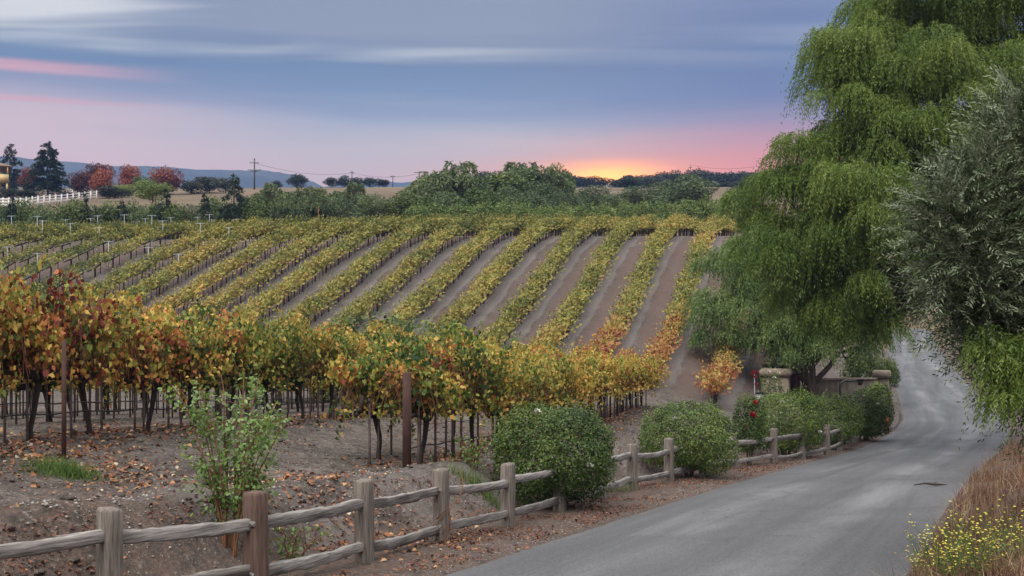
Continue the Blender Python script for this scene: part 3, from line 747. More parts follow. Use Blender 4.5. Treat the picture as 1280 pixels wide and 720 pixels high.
def canopy_young(seed, nleaf=280):
    return canopy_hill(seed, nleaf, 2.0, 1.30, 0.32, 0.72)
def trunk_hill(seed, L=1.8, r0=.05):
    r_ = np.random.default_rng(seed); mb = MB()
    wob = np.cumsum(r_.normal(0, 0.02, (4, 2)), 0)
    mb.tube(np.stack([wob[:, 0], wob[:, 1], np.linspace(-.15, .64, 4)], 1), [r0 * 1.2, r0, r0, r0], 5)
    mb.tube([(-L / 2 - .05, 0, .64), (0, 0, .62), (L / 2 + .05, 0, .64)], [.045, .055, .045], 5)
    mb.tube([(L / 2, 0, -.1), (L / 2, 0, .8)], .028, 4)
    if r0 < .052:
        for q in (-.25, .25): mb.tube([(L * q, .02, -.1), (L * q, .0, .7)], .020, 4)
    return mb
SLC = (0.07, 0.17, 0.27, 0.37)       # vines trained along the fall of the ground
def slope_set(mbs, name, mat, lo):
    out = []
    for s_ in SLC:
        row = []
        for mb in mbs:
            m2 = MB(); m2.f = mb.f; m2.h = mb.h; m2.n = mb.n
            m2.v = [np.stack([v[:, 0], v[:, 1], v[:, 2] + s_ * v[:, 0]], 1) for v in mb.v]
            row.append(m2.mesh(name, mat))
        out.append(row)
    return out
HC = slope_set([canopy_hill(200 + i) for i in range(6)], 'canopy', M['hvine'], 0)
HY = slope_set([canopy_young(220 + i) for i in range(4)], 'canopy', M['hvine'], 0)
HT = slope_set([trunk_hill(240 + i) for i in range(4)], 'trunk', M['hbark'], 0)
HTY = slope_set([trunk_hill(250 + i, 1.5, .055) for i in range(3)], 'trunk', M['bark'], 0)
def sl_class(x, y):
    s_ = (gz(x + KROW * 1.2, y + 1.2) - gz(x - KROW * 1.2, y - 1.2)) / (2.4 * math.sqrt(1 + KROW ** 2))
    return int(np.argmin(np.abs(np.array(SLC) - s_)))
cand = []
VSTEP = 1.78 / math.sqrt(1 + KROW ** 2)
ROWLAB = {}
for i, X0 in ROWX0.items():
    y0 = {0: 51.8, 1: 53.0}.get(i, 55.0 + 0.3 * math.sin(i))
    young = i >= 14
    y = y0 if not young else 66
    while y < 107:
        x = X0 + KROW * y + rg.normal(0, .06)
        px = 640 + FPX * x / y
        if -60 < px < 1010 and dleft(x, y) > 4.5:
            z = gz(x, y); pyt = HOR - FPX * (z + 1.2) / y
            hid = np.interp(px, [0, 230, 300, 440, 510, 620, 800, 870, 890, 2000], [345, 388, 392, 416, 408, 412, 448, 480, 505, 505])
            vis = pyt < hid - 2 and not (px > 945)
            sh = 0.43 + 0.45 * fbm(np.array([x * .10]), np.array([y * .06]), 3, 77)[0] + rg.normal(0, .04)
            # the lowest vines at the right have turned orange and red
            red = sst(66, 58, y) * sst(11, 5, i * 1.0 + .01) if i < 5 else 0
            red = {0: sst(66, 54, y), 1: sst(68, 60, y), 2: sst(66, 60, y), 3: .7 * sst(63, 58, y), 4: .5 * sst(61, 56, y)}.get(i, 0)
            sh += .34 * red
            if i >= 12: sh -= .08
            cand.append((vis, y, x, z, i, sh, young))
        y += VSTEP * (1.0 if not young else 1.05) * rg.uniform(.96, 1.04)
NBUD = 298 - vine_n[0]
viscand = sorted([c for c in cand if c[0]], key=lambda c: c[1])
indiv = viscand[:NBUD]; rest = viscand[NBUD:] + [c for c in cand if not c[0] and c[1] > 52]
ORD = ['the row nearest the pepper tree', 'the second row left of the pepper tree', 'the third row left of the pepper tree', 'the fourth row left of the pepper tree', 'the fifth row left of the pepper tree',
       'the sixth row left of the pepper tree', 'the seventh row left of the pepper tree', 'the eighth row left of the pepper tree', 'the ninth row left of the pepper tree', 'the tenth row left of the pepper tree']
def hlabel(i, y, sh):
    r_ = 'orange and red' if sh > .66 else 'yellow green'
    if i < len(ORD): return r_ + ' grapevine on the hillside in ' + ORD[i]
    NTH = ['first', 'second', 'third', 'fourth', 'fifth', 'sixth', 'seventh', 'eighth', 'ninth', 'tenth', 'eleventh', 'twelfth', 'thirteenth']
    if i < 14: return r_ + ' grapevine in the %s full hillside row right of the sparse staked vines' % NTH[13 - i]
    return 'sparse young grapevine among metal stakes, %s such row left of the full rows' % NTH[i - 14]
for (vis, y, x, z, i, sh, young) in indiv:
    t = thing('grapevine', hlabel(i, y, sh), 'grapevine', (x, y, z), ROWA + rg.normal(0, .05), 'grapevines in the hillside rows', scale=(1.0, rg.uniform(.9, 1.2), rg.uniform(.9, 1.08)))
    sc_ = sl_class(x, y)
    link('trunk', (HTY if young else HT)[sc_][rg.integers(3)], t)
    link('canopy', (HY if young else HC)[sc_][rg.integers(4 if young else 6)], t, color=(sh, rg.uniform(.46, .56), .5, 1))
def merged(name, items, pick, mat, label, cat, hueadd):
    mb = MB()
    for it in items:
        me = pick(it); V = np.empty(len(me.vertices) * 3, np.float32); me.vertices.foreach_get('co', V); V = V.reshape(-1, 3).astype(float)
        h = np.empty(len(V), np.float32); me.attributes['hue'].data.foreach_get('value', h)
        lt = np.empty(len(me.polygons), np.int32); me.polygons.foreach_get('loop_total', lt)
        lv = np.empty(len(me.loops), np.int32); me.loops.foreach_get('vertex_index', lv)
        a = ROWA + rg.normal(0, .05); sz = rg.uniform(.9, 1.08)
        V = np.stack([V[:, 0] * math.cos(a) - V[:, 1] * math.sin(a) + it[2], V[:, 0] * math.sin(a) + V[:, 1] * math.cos(a) + it[1], V[:, 2] * sz + it[3]], 1)
        st = np.concatenate([[0], np.cumsum(lt)[:-1]])
        F = [lv[st[lt == k][:, None] + np.arange(k)] for k in np.unique(lt)]
        mb.raw(V, F, np.clip(h + (it[5] - .5) * hueadd, 0, 1))
    return mb
far_vines = thing('vineyard_rows', 'yellow green vine rows merging together along the crest of the hillside', 'vineyard rows')
far_vines['kind'] = 'stuff'
c1 = merged('c', rest, lambda it: (HY if it[6] else HC)[sl_class(it[2], it[1])][rg.integers(4)], None, '', '', 1.0).build('canopy', M['hvine'], far_vines, loc=(0, 0, 0)); c1.color = (.5, .5, .5, 1); c1['kind'] = 'stuff'
c2 = merged('c', rest, lambda it: (HTY if it[6] else HT)[sl_class(it[2], it[1])][rg.integers(3)], None, '', '', 0.0).build('trunks', M['hbark'], far_vines); c2['kind'] = 'stuff'
# metal T stakes of the young rows on the left
for i in range(12, 26):
    X0 = ROWX0[i]
    for y in np.arange(72 + (i % 3) * 1.3, 108, 6.2):
        x = X0 + KROW * y; px = 640 + FPX * x / y
        if not -5 < px < 300: continue
        thin_post(x, y, 1.95, 0.022, M['galv'], 'trellis_stake', 'pale metal stake with a short crossarm among the young vines at left', 'metal stakes among the young vines', 5, cat='stake', arm=.75)
thin_post(xat(398, 84), 84, 2.5, .03, M['cane'], 'marker_stake', 'pale wooden stake rising above the vines near the crest', None, 5, cat='stake')
# ------------------------------------------------------------------ pepper trees
def weeping(mb, rng, lobes, per, L, K=14, ll=0.17, lw=0.04, zmin=-0.35, fall=1.0, sub=9, srad=.42):
    for (c, r_, hoff) in lobes:
        r_ = float(r_); ds = rdir(rng, sub); ds[:, 2] = np.where(ds[:, 2] < -.45, -ds[:, 2], ds[:, 2])
        sc = c + ds * r_ * rng.uniform(.6, 1.0, (sub, 1)); sr = r_ * srad * rng.uniform(.7, 1.25, sub); sh = rng.normal(0, .10, sub)
        n = int(per * r_ ** 2); k = rng.integers(0, sub, n)
        d = rdir(rng, n); d[:, 2] = np.where(d[:, 2] < zmin, -d[:, 2], d[:, 2])
        p0 = sc[k] + d * sr[k][:, None] * rng.uniform(0.5, 1.0, (n, 1)) ** .5
        nt = max(n // 8, 1); tuft = rng.integers(0, nt, n); th = rng.normal(0, .10, nt)[tuft]
        out = unit(d * [1, 1, .1] + ds[k] * [.8, .8, 0] + rng.normal(0, .3, (n, 3)) * [1, 1, .2])
        Ls = L * rng.uniform(0.4, 1.15, n) * (.6 + .5 * (sr[k] / sr.max())) * np.where(rng.uniform(size=n) < .10, 1.7, 1.0)
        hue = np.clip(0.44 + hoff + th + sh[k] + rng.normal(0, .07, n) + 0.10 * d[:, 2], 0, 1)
        s = (np.arange(K) + 0.6) / K
        P = p0[:, None] + out[:, None] * (Ls[:, None] * (0.62 * s - .18 * s * s))[..., None]
        P[..., 2] += Ls[:, None] * (0.28 * s - fall * 1.0 * s ** 2.0)
        tg = np.gradient(P, axis=1)
        tg = unit(tg.reshape(-1, 3)); C = P.reshape(-1, 3)
        for sg in (-1, 1):
            sd = unit(np.cross(tg, rdir(rng, len(tg))))
            A = unit(tg * 0.85 + sd * 0.62 * sg + [0, 0, -.25])
            m = len(C); ln = ll * rng.uniform(.65, 1.2, m)
            leaves(mb, C, A, unit(rdir(rng, m) + [0, 0, .5]), ln, lw * rng.uniform(.7, 1.3, m), np.clip(np.repeat(hue, K) + rng.normal(0, .07, m), 0, 1), QUAD, 0.0)
def limbs(mb, rng, base, top, r0, lobes, n=8):
    base = np.asarray(base, float); top = np.asarray(top, float)
    t = np.linspace(0, 1, 7)[:, None]
    pts = base + (top - base) * t + np.concatenate([[[0, 0, 0]], rng.normal(0, .12, (6, 3)) * [1, 1, .1]])
    mb.tube(pts, np.linspace(r0 * 1.25, r0 * .7, 7), 10)
    for (c, r_, h) in lobes:
        k = rng.integers(3, 7); p = pts[k]; c = np.asarray(c)
        m = 7; t = np.linspace(0, 1, m)[:, None]
        e = c - (c - p) * .12
        bend = np.sin(t * np.pi) * np.array([0, 0, 1]) * np.linalg.norm(e - p) * .12
        mb.tube(p + (e - p) * t + bend + np.concatenate([[[0, 0, 0]], rng.normal(0, .07, (m - 1, 3))]), np.linspace(r0 * .45, .03, m), 7)
        for q in range(4):
            d = rdir(rng, 1)[0]; d[2] = abs(d[2]); s_ = p + (e - p) * rng.uniform(.6, .95)
            mb.tube([s_, s_ + d * np.mean(r_) * .5, s_ + d * np.mean(r_) * .85], [.045, .03, .012], 5)
def lobe(px, py, rp, Y, h=0.0): return (at(px, py, Y), rp / FPX * Y, h)
r_ = np.random.default_rng(31)
Y0 = 38
LB = [lobe(1078, 95, 62, 39), lobe(1045, 72, 34, 38.5, .02), lobe(1055, 150, 44, 38, -.04), lobe(1140, 45, 70, 40, .03), lobe(1225, 55, 74, 41, .03), lobe(1165, 130, 74, 37.5, .05), lobe(1120, 190, 60, 37.5, .02),
      lobe(1000, 205, 36, 38), lobe(1030, 250, 55, 37), lobe(1085, 270, 62, 36.5, .03), lobe(970, 262, 46, 38.5, -.02), lobe(965, 315, 42, 38.5), lobe(1005, 318, 60, 37.5, .02), lobe(1010, 372, 44, 38, -.03), lobe(1060, 400, 50, 38, -.02), lobe(1100, 388, 40, 38.5, -.05), lobe(1075, 345, 62, 37), lobe(1130, 300, 70, 38, -.05),
      lobe(1190, 230, 80, 38), lobe(1260, 140, 80, 39, .04), lobe(1250, 270, 90, 40, -.05), lobe(1330, 70, 110, 41), lobe(1390, 190, 120, 41), lobe(1340, 300, 100, 40, -.05), lobe(1150, 350, 46, 38.5, -.08), lobe(1180, 340, 60, 37, -.05),
      lobe(1100, 130, 60, 39, -.04), lobe(1060, 200, 55, 39, -.03), lobe(1150, 230, 70, 40, -.03), lobe(1130, 95, 60, 40), lobe(1030, 195, 34, 39), lobe(1190, 90, 70, 41), lobe(1275, 10, 80, 40, .03), lobe(1180, -5, 60, 41, .02), lobe(1100, 15, 40, 41, 0)]
bx, by = 18.2, 36.5
pt = thing('pepper_tree', 'huge weeping pepper tree with drooping bright green foliage overhanging the lane', 'tree', (bx, by, gz(bx, by)))
mb = MB(); weeping(mb, r_, [(c - np.array(pt.location), rr, h) for c, rr, h in LB], 520, 1.05, 10, .135, .025, sub=14, srad=.40)
mb.build('crown', M['pepper'], pt)
mb = MB(); limbs(mb, r_, (0, 0, -.3), (-.6, .8, 4.2), .5, [(c - np.array(pt.location), rr, h) for c, rr, h in LB]); mb.build('trunk', M['treebark'], pt, True)
# the lower pepper tree by the gateway
LB2 = [lobe(905, 350, 36, 62, .04), lobe(940, 335, 36, 63), lobe(900, 385, 30, 61), lobe(945, 395, 45, 61, .02), lobe(985, 370, 50, 63), lobe(1010, 410, 48, 61, .02), lobe(1050, 380, 55, 63), lobe(1075, 408, 38, 62), lobe(972, 420, 30, 61, .03),
       lobe(1035, 425, 34, 60.5, .03), lobe(1000, 438, 28, 60, .02), lobe(1065, 428, 34, 60.5, .0), lobe(960, 432, 24, 60), lobe(895, 415, 26, 60.5), lobe(1095, 420, 30, 62), lobe(985, 320, 40, 65), lobe(1040, 320, 50, 65)]
bx, by = 16.3, 62.0
pt2 = thing('pepper_tree', 'lower blue green pepper tree drooping over the stone gateway', 'tree', (bx, by, gz(bx, by)))
mb = MB(); weeping(mb, r_, [(c - np.array(pt2.location), rr, h) for c, rr, h in LB2], 290, 1.05, 9, .19, .038, sub=11)
mb.build('crown', M['pepper2'], pt2)
mb = MB(); limbs(mb, r_, (0, 0, -.5), (.3, .3, 2.6), .42, [(c - np.array(pt2.location), rr, h) for c, rr, h in LB2]); mb.build('trunk', M['treebark'], pt2, True)
# hanging pepper boughs of a second roadside tree, behind the olive
LB3 = [lobe(1262, 470, 34, 11.6), lobe(1240, 452, 26, 11.7, .05), lobe(1278, 500, 32, 11.5, .04), lobe(1222, 430, 22, 11.8), lobe(1330, 430, 70, 11.8), lobe(1258, 505, 18, 11.4, .08)]
bx, by = 8.9, 11.3
pt3 = thing('pepper_tree', 'small pepper tree at the right edge with light green boughs hanging under the olive', 'tree', (bx, by, gz(bx, by)))
mb = MB(); weeping(mb, r_, [(c - np.array(pt3.location), rr, h) for c, rr, h in LB3], 1700, .42, 12, .055, .012, sub=8)
mb.build('crown', M['pepper'], pt3)
mb = MB(); limbs(mb, r_, (0, 0, -.3), (-.1, .1, 1.2), .07, [(c - np.array(pt3.location), rr, h) for c, rr, h in LB3]); mb.build('trunk', M['treebark'], pt3, True)

# ------------------------------------------------------------------ olive tree, close on the right
def olive(mb, rng, lobes, per, L=.55, K=20):
    for (c, r_, hoff) in lobes:
        n = int(per * r_ ** 2); d = rdir(rng, n)
        rad = rng.uniform(.35, 1.0, (n, 1)) ** .6
        p0 = c + d * r_ * rad
        dr = unit(d * .75 + np.array([-.12, -.1, .55]) + rng.normal(0, .38, (n, 3)))
        Ls = L * rng.uniform(.5, 1.35, n)
        s = (np.arange(K) + .5) / K
        P = p0[:, None] + dr[:, None] * (Ls[:, None] * s)[..., None]
        P[..., 2] -= (Ls[:, None] * .22 * s ** 2)
        tg = unit(np.gradient(P, axis=1).reshape(-1, 3)); C = P.reshape(-1, 3)
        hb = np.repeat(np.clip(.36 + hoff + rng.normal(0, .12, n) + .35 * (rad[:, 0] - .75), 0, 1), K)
        side = unit(np.cross(np.repeat(rdir(rng, n), K, 0), tg)); sg = np.tile(np.where(np.arange(K) % 2, 1.0, -1.0), n)[:, None]
        A = unit(tg * .8 + side * sg * .55 + rng.normal(0, .15, tg.shape))
        m = len(C); ln = rng.uniform(.05, .085, m)
        tip = np.tile(s, n)
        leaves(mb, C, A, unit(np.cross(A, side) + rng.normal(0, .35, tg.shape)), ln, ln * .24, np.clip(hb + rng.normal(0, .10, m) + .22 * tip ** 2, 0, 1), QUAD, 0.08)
def twigs(mb, rng, lobes, n):
    for (c, r_, h) in lobes:
        for q in range(n):
            d = rdir(rng, 1)[0]; a = c + rng.normal(0, .15, 3) * r_
            mb.tube([a, a + d * r_ * .5 + [0, 0, .05], a + d * r_ * .98], [.016, .010, .004], 4, cap=False)
LO = [lobe(1272, 178, 36, 12.4), lobe(1222, 235, 36, 12.2), lobe(1186, 268, 32, 12.0, .06), lobe(1205, 310, 46, 12.0), lobe(1218, 355, 40, 12.1), lobe(1250, 395, 48, 12.2, -.05), lobe(1290, 440, 52, 12.3, -.08),
      lobe(1255, 260, 65, 12.3), lobe(1265, 350, 70, 12.6, -.05), lobe(1335, 225, 85, 12.8), lobe(1340, 290, 95, 12.8), lobe(1330, 390, 90, 12.8, -.05), lobe(1430, 260, 110, 13), lobe(1430, 360, 120, 13), lobe(1310, 150, 40, 12.6, .04), lobe(1320, 475, 48, 12.6, -.05)]
bx, by = 7.6, 12.8
ol = thing('olive_tree', 'silvery grey green olive tree leaning in from the right edge', 'tree', (bx, by, gz(bx, by)))
LOr = [(c - np.array(ol.location), rr, h) for c, rr, h in LO]
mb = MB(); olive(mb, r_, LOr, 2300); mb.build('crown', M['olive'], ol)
mb = MB(); limbs(mb, r_, (0, 0, -.2), (-.2, .1, 1.4), .17, LOr); twigs(mb, r_, LOr, 14); mb.build('trunk', M['treebark'], ol, True)

# ------------------------------------------------------------------ clipped rose bushes along the fence
def bush_crown(seed, rx, ry_, h, nleaf, ll=.055, low=.12, flat=1.0):
    r_ = np.random.default_rng(seed); mb = MB()
    d = rdir(r_, nleaf); d[:, 2] = d[:, 2] * 1.0
    sup = 1 / (np.abs(d[:, 0]) ** 2.8 + np.abs(d[:, 1]) ** 2.8 + np.abs(d[:, 2]) ** 2.8) ** (1 / 2.8)
    lump = 1 + .7 * fbm(d[:, 0] * 2.6 + seed, d[:, 1] * 2.6 + d[:, 2] * 2.3, 3, seed)
    depth = 1 - np.abs(r_.normal(0, .16, nleaf)); stray = r_.uniform(size=nleaf) < .05; depth[stray] += r_.uniform(.0, .13, stray.sum())
    C = d * (sup * lump * depth)[:, None] * np.array([rx, ry_, (h - low) / 2]) + [0, 0, low + (h - low) / 2]
    Nn = unit(d + [0, 0, .55] + r_.normal(0, .55, (nleaf, 3)))
    A = unit(np.cross(Nn, rdir(r_, nleaf)) + [0, 0, -.15])
    ln = ll * r_.uniform(.7, 1.3, nleaf)
    hue = .40 + .55 * fbm(C[:, 0] * 2.2 + seed, C[:, 2] * 2.2 + C[:, 1], 3, seed + 4) + r_.normal(0, .13, nleaf)
    leaves(mb, C, A, Nn, ln, ln * .58, np.clip(hue, 0, 1), OVAL, .18)
    # fresh shoots
    for q in range(70):
        p = C[r_.integers(nleaf)]
        if p[2] < h * .4: continue
        dd = unit(np.array([r_.normal(0, .4), r_.normal(0, .4), 1])); m = 9; t = np.linspace(0, r_.uniform(.12, .32), m)[:, None]
        leaves(mb, p + dd * t, dd * .3 + rdir(r_, m), rdir(r_, m) + [0, 0, .7], ll * .9, ll * .5, np.clip(.75 + r_.normal(0, .1, m), 0, 1), OVAL, .15)
    return mb
def bush_stems(seed, n, h, spread, r0=.016):
    r_ = np.random.default_rng(seed); mb = MB()
    for q in range(n):
        a = r_.uniform(0, 6.28); s_ = spread * r_.uniform(.3, 1); m = 6; t = np.linspace(0, 1, m)
        mb.tube(np.stack([np.cos(a) * (.05 + s_ * t ** 1.4), np.sin(a) * (.05 + s_ * t ** 1.4), -.1 + (h + .1) * t], 1) + np.concatenate([[[0, 0, 0]], r_.normal(0, .02, (m - 1, 3))]), np.linspace(r0, r0 * .4, m), 5)
    return mb
def bloom_mesh(mat, r0=.05, seed=0):
    r_ = np.random.default_rng(seed); mb = MB(); n = 22
    d = rdir(r_, n); d[:, 2] = np.abs(d[:, 2]) * .8
    leaves(mb, d * r0 * .25, unit(d), unit(np.cross(d, rdir(r_, n))), r0 * r_.uniform(.8, 1.2, n), r0 * 1.1, .5, OVAL, .5)
    return mb.mesh('bloom', mat)
BW = bloom_mesh(M['whitepetal'], .05, 3); BR_ = bloom_mesh(M['red'], .085, 4)
def bush(px, Y, wpx, top, label, seed, shift=.5, nleaf=9000, ll=.055, ry_=None, blooms=(), low=.15, xoff=0):
    x = xat(px, Y); z = gz(x, Y); h = (HOR - top) / FPX * Y - z
    t = thing('rose_bush', label, 'bush', (x, Y, z), 0, 'bushes along the fence')
    rx = wpx / 2 / FPX * Y
    c = bush_crown(seed, rx * .93, ry_ or rx * .9, h * .97, nleaf, ll, low).build('foliage', M['bush'], t); c.color = (shift, .5, .5, 1)
    bush_stems(seed + 1, 14, h * .6, rx * .6).build('stems', M['treebark'], t, True)
    rb = np.random.default_rng(seed + 9)
    for (bpx, bpy, me) in blooms:
        p = at(bpx, bpy, Y) - np.array([x, Y, z]); q = p / np.array([rx, 1, 1])
        p[1] = -(ry_ or rx * .9) * math.sqrt(max(.05, 1 - min(.95, (p[0] / rx) ** 2 + ((p[2] - h / 2) / (h / 2)) ** 2))) * 1.02
        link('bloom', me, t, loc=p)
    return t
bush(694, 19.2, 158, 500, 'largest dark green round bush bulging over the fence beside the lane', 301, .47, 24000, .044, blooms=[(672, 512, BW), (733, 574, BW)])
bush(861, 26.2, 126, 501, 'low wide green bush with a white bloom behind the fence, second along', 303, .62, 18000, .049, blooms=[(905, 545, BW), (838, 520, BW)])
bush(982, 34.0, 104, 487, 'tall green bush with a few white blooms right of the red roses', 305, .63, 15000, .054, blooms=[(970, 500, BW), (1015, 536, BW)])
bush(1040, 38.5, 76, 494, 'smaller green bush between two others along the far end of the fence', 307, .60, 9500, .06)
bush(1082, 43.5, 66, 488, 'last green bush of the line, beside the bend of the lane', 309, .52, 7000, .075, blooms=[(1074, 494, BW), (1089, 503, BW)])
bush(1098, 50.5, 36, 478, 'pale leafy bush in front of the low plaster wall', 311, .64, 4000, .085)
# bush with the red roses
x, Y = xat(937, 30.6), 30.6; z = gz(x, Y)
rr_ = thing('rose_bush', 'thin dark bush with bright red roses between two rounded bushes', 'bush', (x, Y, z), 0, 'bushes along the fence')
bush_crown(321, .42, .40, 1.85, 3200, .06, .35).build('foliage', M['bush'], rr_).color = (.42, .5, .5, 1)
bush_stems(322, 9, 1.9, .42, .013).build('stems', M['treebark'], rr_, True)
for p in ((-.02, -.44, 1.42), (.07, -.40, 1.72), (.02, -.42, 1.36), (-.16, -.30, 1.05)): link('bloom', BR_, rr_, loc=p, scale=(.72,) * 3)

# open sprawling young rose in front of the vineyard bank
def open_rose(x, y, h, label, seed, nst=11, nl=1100, spread=.75):
    r_ = np.random.default_rng(seed); z = gz(x, y)
    t = thing('rose_bush', label, 'bush', (x, y, z))
    st = MB(); fo = MB()
    for q in range(nst):
        a = r_.uniform(0, 6.28); s_ = spread * r_.uniform(.35, 1); m = 10; tt = np.linspace(0, 1, m); hh = h * r_.uniform(.6, 1.0)
        pts = np.stack([math.cos(a) * (.06 + s_ * tt ** 1.5), math.sin(a) * (.06 + s_ * tt ** 1.5), -.08 + (hh + .08) * (tt - .10 * tt ** 4)], 1) + np.concatenate([[[0, 0, 0]], np.cumsum(r_.normal(0, .014, (m - 1, 3)), 0)])
        st.tube(pts, np.linspace(.013, .005, m), 5, cap=False)
        nb = 7
        for b in range(nb):
            k = r_.integers(3, m - 1); p = pts[k]; d = unit(np.array([math.cos(a), math.sin(a), 0]) * .3 + r_.normal(0, .7, 3) + [0, 0, .45]); Lb = r_.uniform(.12, .38)
            st.tube([p, p + d * Lb * .5, p + d * Lb], [.006, .004, .002], 4, cap=False)
            n = max(6, nl // (nst * nb)); u = r_.uniform(.15, 1.1, (n, 1))
            C = p + d * Lb * u + r_.normal(0, .045, (n, 3)); Nn = unit(r_.normal(0, .6, (n, 3)) + [0, -.2, .8]); A = unit(np.cross(Nn, rdir(r_, n)) + [0, 0, -.25])
            ln = r_.uniform(.035, .07, n)
            leaves(fo, C, A, Nn, ln, ln * .55, np.clip(.45 + .3 * (pts[k, 2] / h - .5) + r_.normal(0, .16, n), 0, 1), OVAL, .15)
    st.build('stems', M['cane'], t, True); fo.build('foliage', M['rose'], t)
    return t
open_rose(xat(288, 12.5), 12.5, 2.15, 'open sprawling rose bush with bright leaves behind the near fence posts', 331, 17, 3400, .66)
open_rose(xat(366, 12.9), 12.9, .5, 'small leafy sprig growing from the dirt behind the near fence', 335, 4, 90, .12)
open_rose(xat(592, 19.4), 19.4, .62, 'small green weed shrub at the foot of the vines beside the big bush', 337, 7, 260, .3)
# dried runner twisted round a fence post
mb = MB(); r_ = np.random.default_rng(5)
for q in range(7):
    m = 12; tt = np.linspace(0, 1, m); a0 = r_.uniform(0, 6)
    mb.tube(np.stack([np.cos(a0 + tt * 5) * .14 + r_.normal(0, .12) * tt, np.sin(a0 + tt * 5) * .14, .02 + tt * r_.uniform(.6, .95)], 1), .005, 4, cap=False)
tag(mb.build('dried_creeper', M['cane'], loc=(FP[4][0], FP[4][1], gz(*FP[4]))), 'dry thin creeper wound around a fence post', 'creeper')

# bushy grey shrub seen over the front row at the foot of the hill
def puff(seed, n, ll, lw, lob=9, flatb=.0, sub=.36):
    """unit-high broadleaf crown: z from 0 to 1, radius about .5"""
    r_ = np.random.default_rng(seed); mb = MB()
    d = rdir(r_, lob); cc = d * np.array([.26, .26, .27]) + [0, 0, .53 + flatb]; rr = r_.uniform(.7, 1.15, lob) * sub * .62
    cc = np.concatenate([cc, [[0, 0, .55]]]); rr = np.append(rr, .28); lob += 1
    k = r_.choice(lob, n, p=rr ** 2 / (rr ** 2).sum()); e = rdir(r_, n)
    rad = rr[k] * (r_.uniform(.45, 1.05, n) ** .5) * (1 + .35 * fbm(e[:, 0] * 3 + k, e[:, 1] * 3 + e[:, 2] * 3, 2, seed))
    C = cc[k] + e * rad[:, None]; C[:, 2] = np.maximum(C[:, 2], .03)
    A = unit(e * .5 + r_.normal(0, .7, (n, 3)) + [0, 0, -.25]); Nn = unit(e + [0, 0, .5] + r_.normal(0, .5, (n, 3)))
    ln = ll * r_.uniform(.6, 1.35, n)
    leaves(mb, C, A, Nn, ln, ln * lw, np.clip(.5 + r_.normal(0, .13, n) + r_.normal(0, .09, lob)[k], 0, 1), QUAD, .1)
    return mb
def bole(seed, h, r0, nb=5):
    r_ = np.random.default_rng(seed); mb = MB()
    mb.tube([(0, 0, -.05), (r_.normal(0, .01), 0, h * .5), (0, 0, h)], [r0 * 1.3, r0, r0 * .7], 6)
    for q in range(nb):
        d = rdir(r_, 1)[0]; d[2] = abs(d[2]) * .6 + .4; mb.tube([(0, 0, h * .75), np.array([0, 0, h]) + d * .16, np.array([0, 0, h]) + d * .34], [r0 * .6, r0 * .35, r0 * .12], 5)
    return mb
def conifer_crown(seed, n=2600, wid=.26, bare=.10, ll=.05, gap=.6):
    r_ = np.random.default_rng(seed); mb = MB()
    nb = 85 if n < 5000 else 170; z = bare + (1 - bare) * r_.uniform(0, 1, nb) ** 1.15; a = r_.uniform(0, 6.28, nb)
    bl = wid * (1 - (z - bare) / (1 - bare)) ** .72 * r_.uniform(.6, 1.2, nb) + .012
    k = r_.choice(nb, n, p=bl / bl.sum()); u = r_.uniform(0.1, 1, n) ** .7
    C = np.stack([np.cos(a[k]) * bl[k] * u, np.sin(a[k]) * bl[k] * u, z[k] + bl[k] * (.22 * u - .38 * u * u)], 1) + r_.normal(0, .011, (n, 3))
    A = unit(np.stack([np.cos(a[k]), np.sin(a[k]), np.full(n, .05)], 1) + r_.normal(0, .55, (n, 3)))
    ln = ll * r_.uniform(.6, 1.3, n)
    leaves(mb, C, A, unit(r_.normal(0, .5, (n, 3)) + [0, 0, 1]), ln, ln * .42, np.clip(.45 + .22 * u + r_.normal(0, .15, n) + r_.normal(0, .1, nb)[k], 0, 1), QUAD, 0)
    # leader
    return mb
PROTO = {
    'broad': [puff(400 + i, 5200, .045, .6).mesh('crown', M['tree']) for i in range(4)],
    'grey': [puff(410 + i, 5200, .05, .4, sub=.34).mesh('crown', M['greytree']) for i in range(3)],
    'hedge': [puff(420 + i, 3600, .055, .6, 12, -.06, .42).mesh('crown', M['tree']) for i in range(3)],
    'maple': [puff(430 + i, 4200, .05, .7, 10).mesh('crown', M['maple']) for i in range(3)],
    'silh': [puff(440 + i, 2400, .06, .7, 10).mesh('crown', M['silh']) for i in range(4)],
    'dark': [puff(450 + i, 3600, .05, .65, 11, -.05, .42).mesh('crown', M['silh']) for i in range(2)],
    'conifer': [conifer_crown(460 + i, 4200, .26 + .04 * i).mesh('crown', M['conifer']) for i in range(3)],
    'cedar': [conifer_crown(470, 15000, .42, .10, .045).mesh('crown', M['conifer'])],
}
def weep_unit(seed):
    r_ = np.random.default_rng(seed); mb = MB()
    d = rdir(r_, 12); lob = [(np.array([0, 0, .58]) + q * [.27, .27, .25], r_.uniform(.14, .22), r_.normal(0, .05)) for q in d] + [(np.array([0, 0, .6]), .28, 0)]
    weeping(mb, r_, lob, 3600, .17, 6, .05, .018, sub=6)
    return mb
PROTO['weep'] = [weep_unit(480 + i).mesh('crown', M['greytree']) for i in range(3)] 
def normalise(me):
    n = len(me.vertices); V = np.empty(n * 3, np.float32); me.vertices.foreach_get('co', V); V = V.reshape(-1, 3)
    lo, hi = np.percentile(V[:, 2], [.5, 99.5]); r95 = np.percentile(np.hypot(V[:, 0], V[:, 1]), 97)
    V[:, 2] = (V[:, 2] - lo) / (hi - lo); V[:, :2] *= .5 / r95
    me.vertices.foreach_set('co', V.ravel()); me.update()
